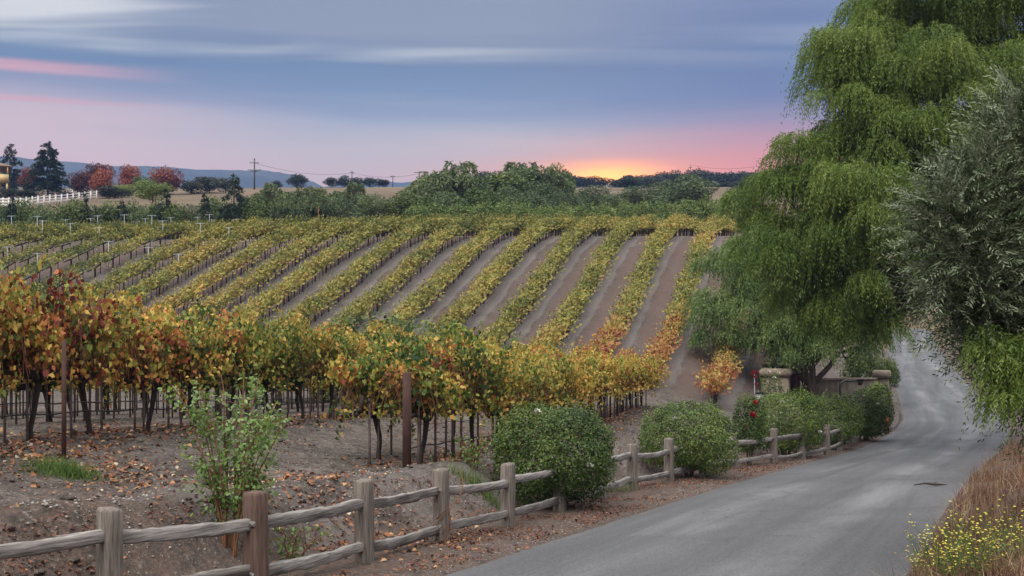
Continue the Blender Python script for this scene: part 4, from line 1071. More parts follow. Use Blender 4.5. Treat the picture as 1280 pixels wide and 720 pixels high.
for kk in ('broad', 'grey', 'hedge', 'maple', 'silh', 'dark', 'weep'):
    for me in PROTO[kk]: normalise(me)
    for me in PROTO[kk] if kk in ('broad', 'weep', 'maple', 'silh') else ():      # leave a little trunk under the crown
        V = np.empty(len(me.vertices) * 3, np.float32); me.vertices.foreach_get('co', V); V = V.reshape(-1, 3); V[:, 2] = .10 + .90 * V[:, 2]; me.vertices.foreach_set('co', V.ravel()); me.update()
BOLE = [bole(490 + i, .42, .035).mesh('trunk', M['treebark']) for i in range(3)]
BOLEC = bole(495, .9, .018, 0).mesh('trunk', M['treebark'])
def tree(kind, px, top, base, Y, wpx, label, name, cat='tree', shift=.5, bright=.5, group=None, fx=None, sink=0.0):
    """top/base/width in photo pixels at distance Y; stands on the ground there"""
    x = xat(px, Y); zt = (HOR - top) / FPX * Y; zg = gz(x, Y)
    zb = min((HOR - base) / FPX * Y, zt - .5); z = zg if abs(zg - zb) < 6 else zb
    h = zt - zg if zt - zg > .4 * (zt - zb) else zt - zb
    z = zt - h
    wd = wpx / FPX * Y / (.98 if kind not in ('conifer', 'cedar') else (.55 if kind == 'conifer' else .84))
    t = thing(name, label, cat, (x, Y, z), 0, group)
    L = PROTO[kind]; 
    link('crown', L[int(rg.integers(len(L)))], t, scale=(wd, wd * rg.uniform(.85, 1.1), h), rz=rg.uniform(0, 6.28), color=(shift, bright, .5, 1))
    if kind not in ('hedge', 'dark'):
        link('trunk', BOLEC if kind in ('conifer', 'cedar') else BOLE[int(rg.integers(3))], t, scale=(h * .8, h * .8, h))
    else:
        link('stems', BOLE[int(rg.integers(3))], t, scale=(h * .6, h * .6, h * .8))
    return t
tree('grey', 470, 396, 450, 47, 190, 'low grey green bush seen over the front row at the foot of the hill', 'shrub', 'shrub', .5, .5)

# ------------------------------------------------------------------ tree belt beyond the vineyard
for a in [
    ('weep', 345, 232, 275, 126, 48, 'pale green willowy tree left of the tan field, first of its clump', .56),
    ('weep', 376, 236, 275, 124, 46, 'rounded pale green tree second in the clump below the tan field', .52),
    ('weep', 408, 238, 275, 127, 44, 'pale green tree in the middle of the clump below the tan field', .55),
    ('weep', 436, 231, 274, 130, 48, 'taller pale green tree with a rounded top in the clump below the tan field', .57),
    ('grey', 465, 243, 274, 126, 44, 'grey green bushy tree right of the clump below the tan field', .47),
    ('grey', 492, 246, 274, 128, 40, 'low grey green tree at the left foot of the tall pale tree', .50),
    ('weep', 560, 206, 274, 134, 78, 'tall pale green tree with a feathery top left of the sunset', .62),
    ('weep', 530, 222, 274, 132, 60, 'feathery green tree leaning against the tall pale tree', .56),
    ('grey', 592, 222, 272, 138, 66, 'mid green tree right of the tall pale tree', .50),
    ('broad', 628, 214, 270, 146, 66, 'broad green tree under the ridge left of the sunset', .55),
    ('weep', 664, 204, 268, 150, 78, 'tall broad green tree just left of the sunset glow', .54),
    ('broad', 698, 206, 262, 158, 34, 'slim dark topped tree next to the sunset glow', .44),
    ('grey', 676, 228, 268, 142, 60, 'silvery olive in front of the tall trees left of the sunset', .48),
    ('grey', 640, 234, 268, 140, 50, 'silvery olive with a round crown below the broad green tree', .46),
    ('grey', 738, 233, 261, 152, 52, 'round grey olive directly below the sunset glow', .42),
    ('grey', 799, 232, 260, 152, 54, 'round grey olive right of the sunset glow', .42),
    ('grey', 864, 219, 256, 158, 66, 'large grey green olive near the weeping pepper tree', .48),
    ('grey', 830, 226, 256, 162, 40, 'small grey olive beside the large olive', .45),
    ('grey', 925, 234, 262, 150, 44, 'pale grey shrub half hidden behind the pepper tree', .50),
    ('weep', 390, 246, 276, 121, 44, 'bushy pale green tree low in the clump below the tan field', .50),
    ('grey', 425, 248, 276, 122, 46, 'dusky green bush at the front of the clump below the tan field', .44),
    ('weep', 360, 248, 276, 120, 40, 'short pale green tree at the front left of the clump', .53),
    ('broad', 515, 240, 274, 126, 50, 'rounded green tree between the grey bush and the feathery tree', .52),
    ('grey', 560, 240, 274, 128, 60, 'grey green tree at the foot of the tall pale tree', .50),
    ('broad', 610, 236, 272, 130, 56, 'green tree low between the pale tree and the broad green tree', .46),
    ('grey', 655, 240, 270, 132, 56, 'broad grey olive standing right above the hedge', .46),
    ('grey', 706, 240, 266, 136, 44, 'small grey olive right above the hedge below the sunset', .43),
    ('grey', 768, 243, 264, 140, 36, 'little grey olive between the two round olives', .44),
    ('weep', 318, 244, 276, 122, 40, 'low pale green tree next to the small conifer', .46)]:
    tree(a[0], a[1], a[2], a[3], a[4], a[5] * 1.18, a[6], 'olive_tree' if 'olive' in a[6] else 'tree', 'tree', a[7], .5)
HX = [(520, 258), (548, 257), (576, 256), (604, 255), (632, 252), (656, 254), (682, 257), (706, 256), (731, 257), (756, 256), (783, 252), (806, 254), (830, 254), (857, 251), (884, 247), (906, 250), (930, 250)]
for k, (px, top) in enumerate(HX):
    tree('hedge', px, top - 1, 276, 119 + 2 * math.sin(k * 2.1), 42 + 5 * math.sin(k * 1.7), 'rounded green hedge bush in the long hedge above the vine rows', 'hedge_bush', 'hedge bush', .56 + .08 * math.sin(k * 3.1), .62, 'hedge bushes above the vine rows')
for k, px in enumerate(range(-10, 345, 21)):
    tree('hedge' if k % 3 else 'grey', px + 5 * math.sin(k * 5), 254 + 4 * math.sin(k * 2.3) - (3 if px > 250 else 0), 286, 121 + 3 * math.sin(k), 44, 'low grey green shrub in the scrubby strip below the ranch', 'shrub', 'shrub', .50 + .06 * math.sin(k * 3), .5, 'scrub shrubs below the ranch')
for px, top, Y, wpx, lab in [(15, 246, 117, 24, 'small dark conifer at the far left below the white fence'), (107, 240, 118, 20, 'slim small conifer below the middle of the white fence'), (119, 256, 118, 13, 'tiny conifer close to a slim one below the white fence'),
                             (152, 250, 117, 24, 'small bushy conifer left of the staked yellow tree'), (208, 234, 118, 30, 'dark pointed conifer right of the staked yellow tree'),
                             (256, 241, 119, 26, 'small conifer with open branches at mid left'), (293, 218, 120, 36, 'tallest small conifer beside the pale trees')]:
    tree('conifer', px, top, 285, Y, wpx, lab, 'conifer_tree', 'conifer', .55 if px < 290 else .62, .62)
# staked young tree
x, Y = xat(193, 128), 128; z = gz(x, Y)
t = thing('young_tree', 'slender yellow green young tree tied to a tall stake', 'tree', (x, Y, z))
hh = (HOR - 226) / FPX * Y - z
o = link('crown', PROTO['broad'][1], t, loc=(-.2, 0, hh - 2.4), scale=(4.6, 3.4, 2.4), color=(.72, .62, .5, 1)); link('trunk', BOLE[0], t, scale=(2, 2, hh * 1.0))
mb = MB(); mb.tube([(0, 0, -.2), (0, 0, hh - 1.0)], .09, 6); tag(mb.build('tree_stake', M['cane'], loc=(x - .15, Y - .2, z)), 'tall pale stake holding the slender young tree', 'stake')

# ------------------------------------------------------------------ the ranch at the left
for a in [('conifer', 13, 180, 247, 232, 36, 'dark narrow conifer rising behind the house corner', 'conifer_tree', .42, .5),
          ('cedar', 60, 177, 247, 214, 62, 'largest dark cedar with a bare trunk foot at the ranch', 'conifer_tree', .50, .62),
          ('maple', 35, 210, 246, 226, 24, 'rusty red small tree between the two dark conifers', 'maple_tree', .38, .5),
          ('maple', 102, 214, 246, 226, 34, 'dark purple leaved tree right of the cedar', 'maple_tree', .16, .4),
          ('maple', 122, 205, 244, 236, 38, 'taller dark purple tree behind the red maple', 'maple_tree', .20, .45),
          ('maple', 130, 212, 246, 218, 34, 'bright salmon red maple above the fence end', 'maple_tree', .52, .58),
          ('maple', 160, 207, 244, 226, 28, 'orange red maple with a pointed top', 'maple_tree', .50, .55),
          ('maple', 208, 209, 242, 236, 40, 'rust red maple right of the yellow green shrubs', 'maple_tree', .42, .5),
          ('broad', 152, 231, 250, 208, 34, 'yellow green shrub below the orange maple', 'shrub', .75, .6),
          ('broad', 178, 220, 244, 222, 32, 'dark green round tree between the two orange maples', 'tree', .32, .5),
          ('dark', 135, 233, 250, 206, 40, 'dark green rounded shrub at the end of the white fence', 'shrub', .55, .5),
          ('dark', 15, 235, 249, 210, 34, 'dark clipped shrub in front of the house corner', 'shrub', .5, .5),
          ('dark', 38, 238, 250, 207, 34, 'long dark clipped shrub below the cedar', 'shrub', .48, .5),
          ('dark', 84, 240, 250, 208, 30, 'dark low shrub behind the white fence', 'shrub', .5, .5),
          ('silh', 240, 226, 244, 240, 34, 'dusky brown bushy tree at the top of the slope', 'tree', .62, .6),
          ('silh', 262, 221, 243, 245, 36, 'dusky olive bushy tree beside the brown one', 'tree', .66, .6),
          ('silh', 282, 222, 243, 242, 30, 'dusky green tree nearest the tall pylon', 'tree', .66, .65),
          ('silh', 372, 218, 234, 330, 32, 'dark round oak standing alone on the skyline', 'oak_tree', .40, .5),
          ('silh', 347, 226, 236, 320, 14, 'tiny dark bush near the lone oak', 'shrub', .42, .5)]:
    tree(a[0], *a[1:6], a[6], a[7], {'shrub': 'shrub', 'conifer_tree': 'conifer'}.get(a[7], 'tree'), a[8], a[9])
# white ranch fence
wf = thing('ranch_fence', 'white three rail ranch fence on the slope below the house', 'fence', (0, 0, 0))
fpx = np.linspace(-40, 128, 24); fY = np.interp(fpx, [-40, 25, 128], [166, 164, 205])
pts = [(xat(a, b), b) for a, b in zip(fpx, fY)]
for k, (x, y) in enumerate(pts):
    mb = MB(); mb.box((0, 0, .62), (.17, .17, 1.75)); mb.box((0, 0, 1.52), (.22, .22, .05)); mb.build('post', M['white'], wf, loc=(x, y, gz(x, y)))
    if k:
        x0, y0 = pts[k - 1]
        for lv in (.42, .85, 1.28):
            a = np.array([x0, y0 - .11, gz(x0, y0) + lv]); b = np.array([x, y - .11, gz(x, y) + lv])
            mb = MB(); mb.raw(np.concatenate([[a + d, b + d] for d in ([0, 0, -.085], [0, 0, .085], [0, .045, .085], [0, .045, -.085])]), np.array([(0, 1, 3, 2), (2, 3, 5, 4), (4, 5, 7, 6), (6, 7, 1, 0)]))
            mb.build('rail', M['white'], wf)
wf2 = thing('ranch_fence', 'short stretch of white rail fence farther back behind the trunk of the cedar', 'fence', (0, 0, 0))
fpx = np.linspace(50, 86, 6); pts = [(xat(a, 213), 213 + a * .02) for a in fpx]
for k, (x, y) in enumerate(pts):
    mb = MB(); mb.box((0, 0, .6), (.17, .17, 1.6)); mb.build('post', M['white'], wf2, loc=(x, y, gz(x, y)))
    if k:
        x0, y0 = pts[k - 1]
        for lv in (.5, .92, 1.3):
            a = np.array([x0, y0 - .11, gz(x0, y0) + lv]); b = np.array([x, y - .11, gz(x, y) + lv])
            mb = MB(); mb.raw(np.concatenate([[a + d, b + d] for d in ([0, 0, -.085], [0, 0, .085], [0, .045, .085], [0, .045, -.085])]), np.array([(0, 1, 3, 2), (2, 3, 5, 4), (4, 5, 7, 6), (6, 7, 1, 0)]))
            mb.build('rail', M['white'], wf2)
# the house, only its corner in frame
hY = 215; sx_ = hY / FPX
hx1 = xat(10, hY); zg = gz(hx1, hY)
hs = thing('house', 'yellow stucco house with a tiled eave and a corner balcony at the left edge', 'house', (hx1, hY, zg), R(25))
z1, z2, ztop = (HOR - 229) * sx_ - zg, (HOR - 219) * sx_ - zg, (HOR - 208) * sx_ - zg
WH = 11.0
mb = MB(); mb.box((-WH / 2 - 1.2, 4, ztop / 2 - .2), (WH, 8, ztop + .4)); mb.build('wall', M['stucco'], hs)
mb = MB(); e = .65; xl_, xr_ = -WH - 1.2 - e, e + .1
mb.raw([(xl_, -1.2, ztop), (xr_, -1.2, ztop), (xr_, 8.8, ztop), (xl_, 8.8, ztop), (xl_ + 4, 3.8, ztop + 1.5), (xr_ - 4, 3.8, ztop + 1.5), (xl_, -1.2, ztop - .2), (xr_, -1.2, ztop - .2), (xr_, 8.8, ztop - .2), (xl_, 8.8, ztop - .2)],
       [np.array([(0, 1, 5, 4), (2, 3, 4, 5), (6, 7, 1, 0), (7, 8, 2, 1), (8, 9, 3, 2), (9, 6, 0, 3), (9, 8, 7, 6)]), np.array([(1, 2, 5), (3, 0, 4)])]); mb.build('roof', M['tile'], hs)
mb = MB(); mb.box((-1.0, -.55, (z1 + z2) / 2), (2.2, 1.1, z2 - z1)); mb.build('balcony', M['stucco'], hs)
for xx in (-.02, -1.9):
    mb = MB(); mb.box((xx - .06, -.95, (z2 + ztop) / 2 - .1), (.22, .22, ztop - z2 - .2)); mb.build('column', M['stucco'], hs)
    mb = MB(); mb.box((xx - .16, -.8, z1 / 2 - .2), (.35, .35, z1 + .4)); mb.build('column', M['stucco'], hs)
for xx in (-1.95, -4.2, -6.6):
    mb = MB(); mb.box((xx, -.03, (z2 + ztop) / 2 - .1), (1.0, .1, ztop - z2 - .3)); o = mb.build('window', M['winglass'], hs)
    mb = MB(); mb.box((xx - .68, -.04, (z2 + ztop) / 2 - .1), (.3, .12, ztop - z2 - .2)); mb.build('shutter', M['redwin'], hs)

# ------------------------------------------------------------------ poles on the skyline
def pole(px, top, Y, arms, label, base=None, r_=.14, group=None):
    x = xat(px, Y); z = gz(x, Y); h = (HOR - top) / FPX * Y - z
    t = thing('utility_pole', label, 'utility pole', (x, Y, z))
    mb = MB(); mb.tube([(0, 0, -.5), (0, 0, h)], [r_ * 1.2, r_ * .8], 7); mb.build('shaft', M['pole'], t)
    for (f, w_) in arms:
        m = MB(); m.box((0, -.2, h * f), (w_, .16, .16)); a = m.build('crossarm', M['pole'], t)
        for s_ in (-.45, 0, .45):
            m = MB(); m.tube([(s_ * w_, -.2, h * f + .08), (s_ * w_, -.2, h * f + .3)], .07, 6); m.build('insulator', M['grey'], a)
    return np.array([x, Y, z + h])
P1 = pole(318, 198, 300, [(.86, 2.4), (.64, 3.6), (.60, 2.0)], 'tall pole with several crossarms standing on the field skyline at left', r_=.2)
P2 = pole(440, 213, 345, [(.88, 1.4)], 'thin pole with one crossarm left of the far field dip', r_=.13)
P3 = pole(491, 219, 350, [(.88, 1.6)], 'leaning pole among the bushes on the far field', r_=.13)
P4 = pole(524, 214, 340, [(.92, 3.0)], 'pole with a wide crossarm beside the tall pale tree', r_=.15)
P5 = pole(863, 206, 420, [(.9, 1.2)], 'thin pole on the dark wooded ridge right of the sunset', r_=.13)
P6 = pole(873, 208, 425, [(.9, 1.0)], 'second, shorter thin pole on the dark wooded ridge', r_=.11)
def wire(a, b, sag, label):
    t = np.linspace(0, 1, 14)[:, None]; pts = a + (b - a) * t; pts[:, 2] -= 4 * sag * (t * (1 - t))[:, 0]
    mb = MB(); mb.tube(pts, .035, 4); tag(mb.build('power_cable', M['pole']), label, 'cable')
wire(P1 - [0, 0, 1.2], P2 - [0, 0, .8], 1.5, 'thin power cable between the tall pole and the far field pole')
wire(P2 - [0, 0, .8], P4 - [0, 0, .7], 1.2, 'thin power cable running to the pole with the wide crossarm')
wire(P5, at(985, 200, 330), 2.0, 'thin cable rising from the ridge towards the pepper tree')

# ------------------------------------------------------------------ dark oaks on the far skyline
rs = np.random.default_rng(77)
SK = [(415, 222, 17), (430, 220, 16), (447, 222, 18), (462, 222, 16), (478, 224, 18), (600, 218, 26), (612, 214, 22), (632, 215, 24), (702, 213, 22), (716, 220, 30), (728, 222, 22), (746, 220, 20), (770, 224, 16), (789, 219, 20), (802, 219, 18),
      (817, 219, 20), (836, 214, 22), (850, 217, 18), (868, 212, 20), (880, 213, 18), (893, 216, 26), (908, 217, 24), (921, 215, 26), (938, 217, 22), (956, 214, 30), (980, 212, 34)]
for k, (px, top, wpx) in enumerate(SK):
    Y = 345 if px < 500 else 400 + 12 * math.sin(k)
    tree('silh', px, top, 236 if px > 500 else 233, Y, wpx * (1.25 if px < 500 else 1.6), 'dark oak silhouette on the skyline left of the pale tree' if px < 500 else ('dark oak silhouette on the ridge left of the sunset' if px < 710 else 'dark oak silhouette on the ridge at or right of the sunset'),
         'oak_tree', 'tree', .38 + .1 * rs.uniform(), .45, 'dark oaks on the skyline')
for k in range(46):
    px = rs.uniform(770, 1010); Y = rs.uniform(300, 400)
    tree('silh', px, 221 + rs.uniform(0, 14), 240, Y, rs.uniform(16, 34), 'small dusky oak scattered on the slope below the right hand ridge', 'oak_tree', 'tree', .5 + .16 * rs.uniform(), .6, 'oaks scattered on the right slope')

# ------------------------------------------------------------------ gateway by the bend
def pillar(px, Y, wpx, top, label, capw, seed, lamp=False):
    x = xat(px, Y); z = gz(x, Y); h = (HOR - top) / FPX * Y - z; wd = wpx / FPX * Y
    t = thing('gate_pillar', label, 'gate pillar', (x, Y, z), R(-18))
    mb = MB()
    q = np.array([(-.5, -.44), (-.44, -.5), (.44, -.5), (.5, -.44), (.5, .44), (.44, .5), (-.44, .5), (-.5, .44)]) * wd
    def loft(mb, levels):
        V = np.concatenate([np.concatenate([q * s_, np.full((8, 1), zz_)], 1) for zz_, s_ in levels]); m = len(levels)
        i, j = np.meshgrid(np.arange(m - 1), np.arange(8), indexing='ij')
        mb.raw(V, [np.stack([i * 8 + j, i * 8 + (j + 1) % 8, (i + 1) * 8 + (j + 1) % 8, (i + 1) * 8 + j], -1).reshape(-1, 4), np.arange(8)[::-1][None], (np.arange(8) + (m - 1) * 8)[None]])
    loft(mb, [(-1, 1.12), (.25, 1.12), (.3, 1.0), (h - .42, 1.0)]); mb.build('shaft', M['stone'], t)
    mb = MB(); loft(mb, [(h - .42, 1.0), (h - .40, capw), (h - .22, capw * 1.04), (h - .10, capw * 1.0), (h, capw * .86)]); mb.build('cap', M['cap'], t)
    return t, h, wd
tp, ph, pw = pillar(970, 60, 33, 460, 'broad plaster gate pillar with a rounded cap and a dark lamp on top', 1.14, 1)
mb = MB(); mb.box((0, 0, ph + .06), (.75, .5, .12)); mb.box((0, 0, ph + .24), (.62, .4, .05)); mb.box((0, 0, ph + .34), (.78, .52, .08))
for s_ in (-.27, .27):
    for q in (-.15, .15): mb.box((s_, q, ph + .18), (.05, .05, .16))
mb.build('pillar_lamp', M['black'], tp)
x, Y = xat(965, 57.5), 57.5; z = gz(x, Y)
t = thing('rose_bush', 'tall thin white rose in front of the broad gate pillar', 'bush', (x, Y, z))
bush_stems(351, 6, 1.9, .5, .015).build('stems', M['treebark'], t, True)
bush_crown(352, .55, .4, 1.7, 900, .07, .4).build('foliage', M['bush'], t).color = (.5, .5, .5, 1)
for p in ((-.22, -.2, 1.85), (.28, -.2, 1.78), (.05, -.3, 1.55)): link('bloom', BW, t, loc=p, scale=(1.6,) * 3)
pillar(1102, 66, 18, 463, 'narrow plaster pillar closing the low wall beside the lane', 1.22, 2)
# the taller back wall behind the broad pillar and a dark gate
def wall(p0, p1, top0, top1, th, label, name='garden_wall', capm=True):
    a = at(*p0); b = at(*p1); t = thing(name, label, 'wall', (a[0], a[1], gz(a[0], a[1])))
    o = np.array(t.location); n = 9; d = (b - a)[:2]; Ld = np.linalg.norm(d); d = d / Ld; pr = np.array([-d[1], d[0]]) * th / 2
    ta = (HOR - top0) / FPX * p0[2]; tb = (HOR - top1) / FPX * p1[2]
    def slab(zlo, zhi, k):
        u = np.linspace(0, 1, n); V = []
        for s_ in (-1, 1):
            for zf in (zlo, zhi):
                V.append(np.stack([a[0] + d[0] * Ld * u + pr[0] * s_ * k, a[1] + d[1] * Ld * u + pr[1] * s_ * k, (zf(u))], 1) - o)
        V = np.concatenate(V); q = np.arange(n - 1)
        F = [np.stack([A_ + q, A_ + q + 1, B_ + q + 1, B_ + q], 1) for A_, B_ in ((0, n), (n, 3 * n), (3 * n, 2 * n), (2 * n, 0))]
        mb = MB(); mb.raw(V, [np.concatenate(F), np.array([(0, n, 3 * n, 2 * n), (n - 1, 3 * n - 1 - n + n * 0 + 0, 4 * n - 1, 2 * n - 1)])]); return mb
    zt = lambda u: ta + (tb - ta) * u
    slab(lambda u: np.full(n, min(gz(a[0], a[1]), gz(b[0], b[1])) - 1.2), lambda u: zt(u) - .12, 1).build('wall_body', M['stone'], t)
    slab(lambda u: zt(u) - .12, zt, 1.35).build('coping', M['cap'], t)
    return t
wall((1014, 480, 62.5), (1093, 480, 65.8), 473, 472, .35, 'low curving plaster wall with pale coping between tree and narrow pillar')
wall((955, 480, 63.5), (998, 480, 64.5), 455, 456, .35, 'taller plaster wall section behind the broad gate pillar')
x, Y = xat(994, 61.5), 61.5
mb = MB(); mb.box((0, 0, .75), (.55, .08, 1.5)); mb.box((0, -.06, .75), (.42, .05, 1.3)); mb.box((0, -.06, 1.46), (.6, .1, .06))
tag(mb.build('gate', M['rust'], loc=(x, Y, gz(x, Y) + .2)), 'small dark metal gate beside the broad pillar', 'gate')
# gooseneck keypad stand, grey box, orange marker
x, Y = xat(1050, 55), 55; z = gz(x, Y); hh = (HOR - 475) / FPX * Y - z
t = thing('gooseneck_stand', 'black gooseneck stand with a small head in front of the low wall', 'stand', (x, Y, z))
a = np.linspace(0, math.pi * .62, 8)
pts = [(0, 0, -.2), (0, 0, hh - .35)] + [(.32 - .32 * math.cos(q), 0, hh - .35 + .32 * math.sin(q)) for q in a[1:]]
mb = MB(); mb.tube(pts + [(.95, 0, hh - .02)], .055, 8); mb.build('pipe', M['black'], t, True)
mb = MB(); mb.box((1.0, -.02, hh - .12), (.2, .16, .28)); mb.box((1.0, -.05, hh + .03), (.26, .24, .04)); mb.build('head', M['black'], t)
x, Y = xat(949, 52), 52; z = gz(x, Y); hh = (HOR - 489) / FPX * Y - z
t = thing('utility_box', 'pale grey utility box with a dark lid showing over the bushes', 'utility box', (x, Y, z))
mb = MB(); mb.box((0, 0, hh / 2 - .15), (.36, .3, hh + .1)); mb.build('cabinet', M['grey'], t); mb = MB(); mb.box((0, 0, hh - .06), (.42, .36, .09)); mb.build('lid', M['black'], t)
x, Y = xat(1108.5, 47.5), 47.5; z = gz(x, Y)
t = thing('marker_post', 'short orange marker post at the end of the fence by the bend', 'marker post', (x, Y, z))
mb = MB(); mb.tube([(0, 0, -.2), (0, 0, .5), (0, 0, .78)], [.10, .095, .09], 10); mb.build('shaft', M['orange'], t); mb = MB(); mb.tube([(0, 0, .78), (0, 0, .83)], [.105, .07], 10); mb.build('cap', M['orange'], t)
# slender standard rose behind the bushes
x, Y = xat(943, 48), 48; z = gz(x, Y); hh = (HOR - 468) / FPX * Y - z
t = thing('standard_rose', 'slender single stemmed rose with dull red blooms above the bushes', 'rose', (x, Y, z))
mb = MB(); mb.tube([(0, 0, -.1), (.02, 0, hh * .5), (0, 0, hh)], [.03, .025, .02], 6); mb.build('stem', M['grey'], t)
for p in ((-.1, 0, hh), (.14, -.05, hh + .05), (.02, -.1, hh - .12), (-.05, 0, hh + .1), (0.05, -.1, hh - .42)): link('bloom', BR_, t, loc=p, scale=(.75,) * 3)
# shrubs on the bank behind the wall
tree('hedge', 1092, 438, 470, 72, 34, 'dark shrub on the bank between the wall and the lane', 'shrub', 'shrub', .42, .5)
tree('hedge', 1112, 446, 470, 76, 26, 'small green shrub at the edge of the rising lane', 'shrub', 'shrub', .46, .5)
tree('hedge', 1070, 430, 460, 76, 40, 'dusky shrub up the bank behind the low wall', 'shrub', 'shrub', .40, .5)

# ------------------------------------------------------------------ ground litter, weeds and dry grass
rl = np.random.default_rng(91)
def scatter_left(n, D0, D1, y0, y1, pw=1.0):
    y = y0 + (y1 - y0) * rl.uniform(size=n) ** 1.5; D = D0 + (D1 - D0) * rl.uniform(size=n) ** pw
    x = XL(y) - D / CS(y); return x, y
mb = MB()
def litter(x, y, s0, s1, h0=0.5, hs=.2):
    n = len(x); z = G(x, y) + .012
    Nn = unit(rl.normal(0, .45, (n, 3)) + [0, 0, 1]); A = unit(np.cross(Nn, rdir(rl, n))); ln = rl.uniform(s0, s1, n)
    leaves(mb, np.stack([x, y, z], 1), A, Nn, ln, ln * .8, np.clip(h0 + rl.normal(0, hs, n), 0, 1), OVAL, .35)
x, y = scatter_left(22000, .0, 2.7, 9, 48, 1.0); k = fbm(x * 1.3, y * 1.3, 3, 61) > -.02; litter(x[k], y[k], .02, .055, .30, .18)
x, y = scatter_left(12000, 1.5, 11, 9, 46, .9); k = fbm(x * .9, y * .9, 3, 62) > .10; litter(x[k], y[k], .03, .07, .45, .25)
for px, py, sp, n in [(62, 553, .5, 150), (135, 562, .35, 130), (118, 545, .9, 160), (236, 575, .5, 60), (410, 600, 1.0, 200), (480, 605, .8, 160), (350, 555, .9, 120), (30, 605, 1.0, 160), (430, 560, .8, 90), (380, 650, .7, 130), (500, 650, .7, 120), (250, 545, 1.2, 120)]:
    Y = np.interp(py, [540, 560, 600, 650, 700], [16.5, 15.6, 15.2, 14.4, 12.5]); n = n
    x = xat(px, Y) + rl.normal(0, sp, n); y = Y + rl.normal(0, sp, n); litter(x, y, .04, .09, .60, .2)
ys = 15 + 28 * rl.uniform(size=5000) ** 1.3; x = np.where(rl.uniform(size=5000) < .5, XA0, XB0) + KROW * ys + rl.normal(0, .55, 5000); k = (x > XB0 + KROW * ys - 2) & (ys > 19) | (x < XB0 + KROW * ys - 3); litter(x[k], ys[k], .05, .11, .62, .2)
tag(mb.build('fallen_leaves', M['litter']), 'brown and orange fallen leaves strewn over the soil and verge', 'fallen leaves', kind='stuff')
# pebbles and clods
mb = MB()
OCT = np.array([(1, 0, 0), (0, 1, 0), (-1, 0, 0), (0, -1, 0), (0, 0, 1), (0, 0, -1.)]); OF = np.array([(0, 1, 4), (1, 2, 4), (2, 3, 4), (3, 0, 4), (1, 0, 5), (2, 1, 5), (3, 2, 5), (0, 3, 5)])
def stones(x, y, s0, s1):
    n = len(x); s_ = s0 + (s1 - s0) * rl.uniform(size=n) ** 3; z = G(x, y) + s_ * .15
    V = OCT[None] * (s_[:, None, None] * rl.uniform(.6, 1.2, (n, 6, 1))) * np.array([1.1, 1.1, .7]) + np.stack([x, y, z], 1)[:, None]
    mb.raw(V.reshape(-1, 3), (OF[None] + 6 * np.arange(n)[:, None, None]).reshape(-1, 3))
x, y = scatter_left(6000, 1.6, 9, 9, 40, .9); stones(x, y, .006, .022)
x, y = scatter_left(2200, 2.2, 3.9, 11, 26, 1); stones(x, y, .006, .03)
x, y = scatter_left(2500, -.1, .6, 9, 40, 1); stones(x, y, .006, .018)
tag(mb.build('pebbles', M['pebble']), 'pale pebbles and crumbled chips on the bare soil bank', 'pebbles', kind='stuff')
mb = MB(); x, y = scatter_left(2600, 2.0, 9, 9, 36, .9); k = fbm(x, y, 3, 66) > 0; stones(x[k], y[k], .02, .085)
tag(mb.build('clods', M['ground']), 'dark clods of turned soil on the bank', 'clods', kind='stuff')

def blades(mb, x, y, h0, h1, wd, hue, hs, lean=.35, seg=3, z=None):
    n = len(x); z = G(x, y) if z is None else z; h = rl.uniform(h0, h1, n); a = rl.uniform(0, 6.28, n); le = np.abs(rl.normal(0, lean, n))
    sx2, sy2 = np.cos(a + 1.57), np.sin(a + 1.57); hu = np.clip(hue + rl.normal(0, hs, n), 0, 1)
    for k in range(seg):
        t0, t1 = k / seg, (k + 1) / seg
        def pt(t, s_):
            w_ = wd * (1 - t) * s_ + wd * .12 * s_
            return np.stack([x + np.cos(a) * h * le * t * t + sx2 * w_, y + np.sin(a) * h * le * t * t + sy2 * w_, z - .02 + h * t * (1 - .25 * le * t)], 1)
        mb.polys(np.stack([pt(t0, -1), pt(t0, 1), pt(t1, 1), pt(t1, -1)], 1), hu)
def scatter_right(n, D0, D1, y0, y1, pw=1.0):
    y = y0 + (y1 - y0) * rl.uniform(size=n) ** 1.7; D = D0 + (D1 - D0) * rl.uniform(size=n) ** pw
    return XL(y) + RW + D / CS(y), y
mb = MB()
x, y = scatter_right(16000, .0, 4.5, 9.5, 42, 1.2); k = fbm(x * .9, y * .9, 3, 81) > -.09; blades(mb, x[k], y[k], .10, .45, .0055, .60, .26, .9)
cx_, cy_ = scatter_right(110, .1, 3.5, 10, 36, 1.0)
for q in range(110):
    n = 75; x = cx_[q] + rl.normal(0, .12, n); y = cy_[q] + rl.normal(0, .12, n); blades(mb, x, y, .16, .6, .0045, rl.choice([.25, .42, .55, .62, .8]), .14, .8)
tag(mb.build('dry_grass', M['drygrass']), 'reddish brown dry grass covering the right bank', 'dry grass', kind='stuff')
mb = MB(); x, y = scatter_left(900, .7, 1.6, 10, 44, 1); k = fbm(x * 1.2, y * 1.2, 3, 83) > .08; blades(mb, x[k], y[k], .06, .2, .003, .6, .2, .5)
x, y = scatter_left(700, 2.5, 8, 10, 30, 1); k = fbm(x * .9, y * .9, 3, 84) > .16; blades(mb, x[k], y[k], .05, .16, .003, .5, .2, .5)
tag(mb.build('dry_weeds', M['drygrass']), 'sparse dry weeds in the verge and on the bank', 'weeds', kind='stuff')
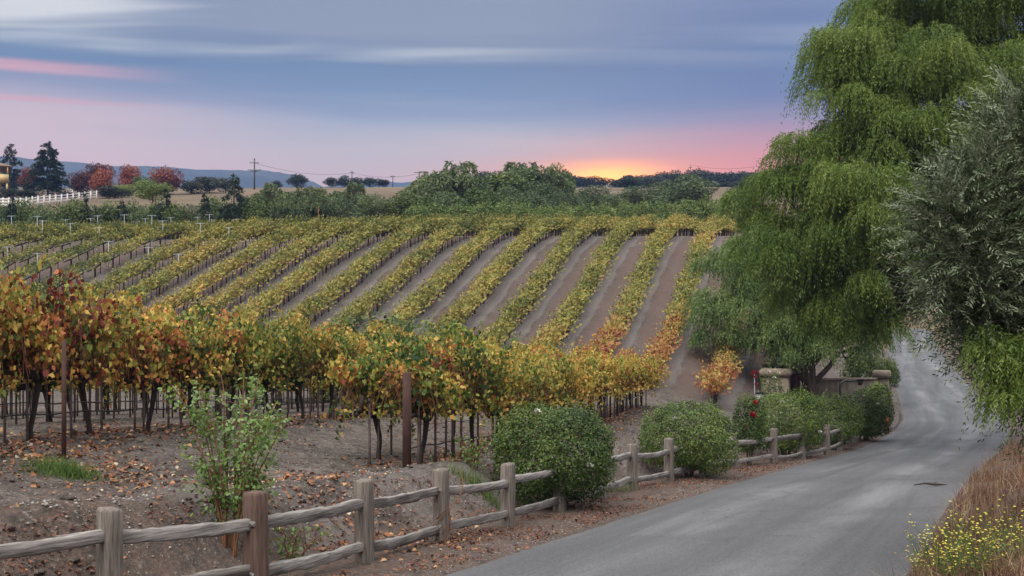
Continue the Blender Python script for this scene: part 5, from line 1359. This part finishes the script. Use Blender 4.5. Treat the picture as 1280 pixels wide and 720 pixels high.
def weed_patch(px, Y, rx, n, h, label):
    x0 = xat(px, Y); z0 = gz(x0, Y); mb = MB(); k = rl.normal(0, 1, (n, 2)) * [rx, rx * .5]
    x = x0 + k[:, 0]; y = Y + k[:, 1]; blades(mb, x, y, h * .4, h, .006, .55, .18, .6)
    o = mb.build('weed_patch', M['weed']); return tag(o, label, 'weeds', kind='stuff')
weed_patch(84, 15.1, .22, 700, .26, 'bright green weed patch on the soil below the rusty trellis post')
weed_patch(60, 14.9, .16, 160, .16, 'small green tuft at the left of the bright weed patch')
weed_patch(600, 18.6, .25, 260, .34, 'green grassy tuft at the left of the large bush')
weed_patch(745, 22.5, .35, 260, .34, 'dry green tuft between the large bush and a fence post')

# yellow flowering mustard weeds at the lower right
def flower_unit(seed):
    r_ = np.random.default_rng(seed); st = MB(); fl = MB()
    for q in range(13):
        a = r_.uniform(0, 6.28); s_ = r_.uniform(.1, .42); h = r_.uniform(.35, .78); m = 6; t = np.linspace(0, 1, m)
        pts = np.stack([np.cos(a) * s_ * t ** 1.4, np.sin(a) * s_ * t ** 1.4, h * t], 1) + np.concatenate([[[0, 0, 0]], r_.normal(0, .012, (m - 1, 3))])
        st.tube(pts, np.linspace(.0042, .002, m), 4, cap=False)
        for b in range(4):
            k = r_.integers(2, m); e = pts[k] + r_.normal(0, .07, 3) + [0, 0, .05] if b else pts[-1]
            if b: st.tube([pts[k], e], .0018, 3, cap=False)
            n = 5; c = np.arange(n) * 2 * np.pi / n; d = np.stack([np.cos(c), np.sin(c), np.full(n, .35)], 1); nn = np.tile(unit(r_.normal(0, .5, 3) + [0, -.5, .6]), (n, 1))
            leaves(fl, np.tile(e, (n, 1)), unit(d), nn + d * .2, r_.uniform(.011, .017), .013, .5, OVAL, .2)
        n = 7; k = r_.integers(0, 4, n); leaves(st, pts[k], unit(r_.normal(0, 1, (n, 3)) + [0, 0, .5]), rdir(r_, n), r_.uniform(.05, .10, n), .018, .5, OVAL, .1)
    return st.mesh('stems', M['weed']), fl.mesh('flowers', M['yellow'])
FU = [flower_unit(600 + i) for i in range(4)]
fl_spots = [(1146, 11.6, .62), (1163, 11.3, .8), (1182, 11.4, .85), (1194, 11.0, .9), (1207, 11.6, .85), (1218, 11.2, .9), (1233, 11.5, .85), (1248, 11.0, .9), (1264, 11.5, .85), (1277, 11.1, .9), (1175, 10.8, .9), (1222, 10.8, .9)]
for k, (px, Y, s_) in enumerate(fl_spots):
    x = xat(px, Y)
    t = thing('flowering_weed', 'yellow flowering weed leaning out over the asphalt edge' if k < 1 else 'yellow flowering weed in the clump at the lower right corner', 'flowering weed', (x, Y, gz(x, Y)), rg.uniform(0, 6), None if k < 1 else 'yellow flowering weeds at the lane edge', (s_,) * 3)
    link('stems', FU[k % 4][0], t); link('flowers', FU[k % 4][1], t)['kind'] = 'stuff'
# small twig on the asphalt
x, Y = xat(1163, 23.5), 23.5
mb = MB(); mb.tube([(-.35, 0, .02), (-.1, .03, .05), (.1, -.02, .035), (.36, .04, .02)], [.01, .022, .03, .008], 6); mb.tube([(.05, 0, .04), (.2, .15, .07)], [.015, .004], 5)
tag(mb.build('fallen_twig', M['bark'], loc=(x, Y, ZR(Y) + .03)), 'dark fallen twig lying on the asphalt', 'twig')
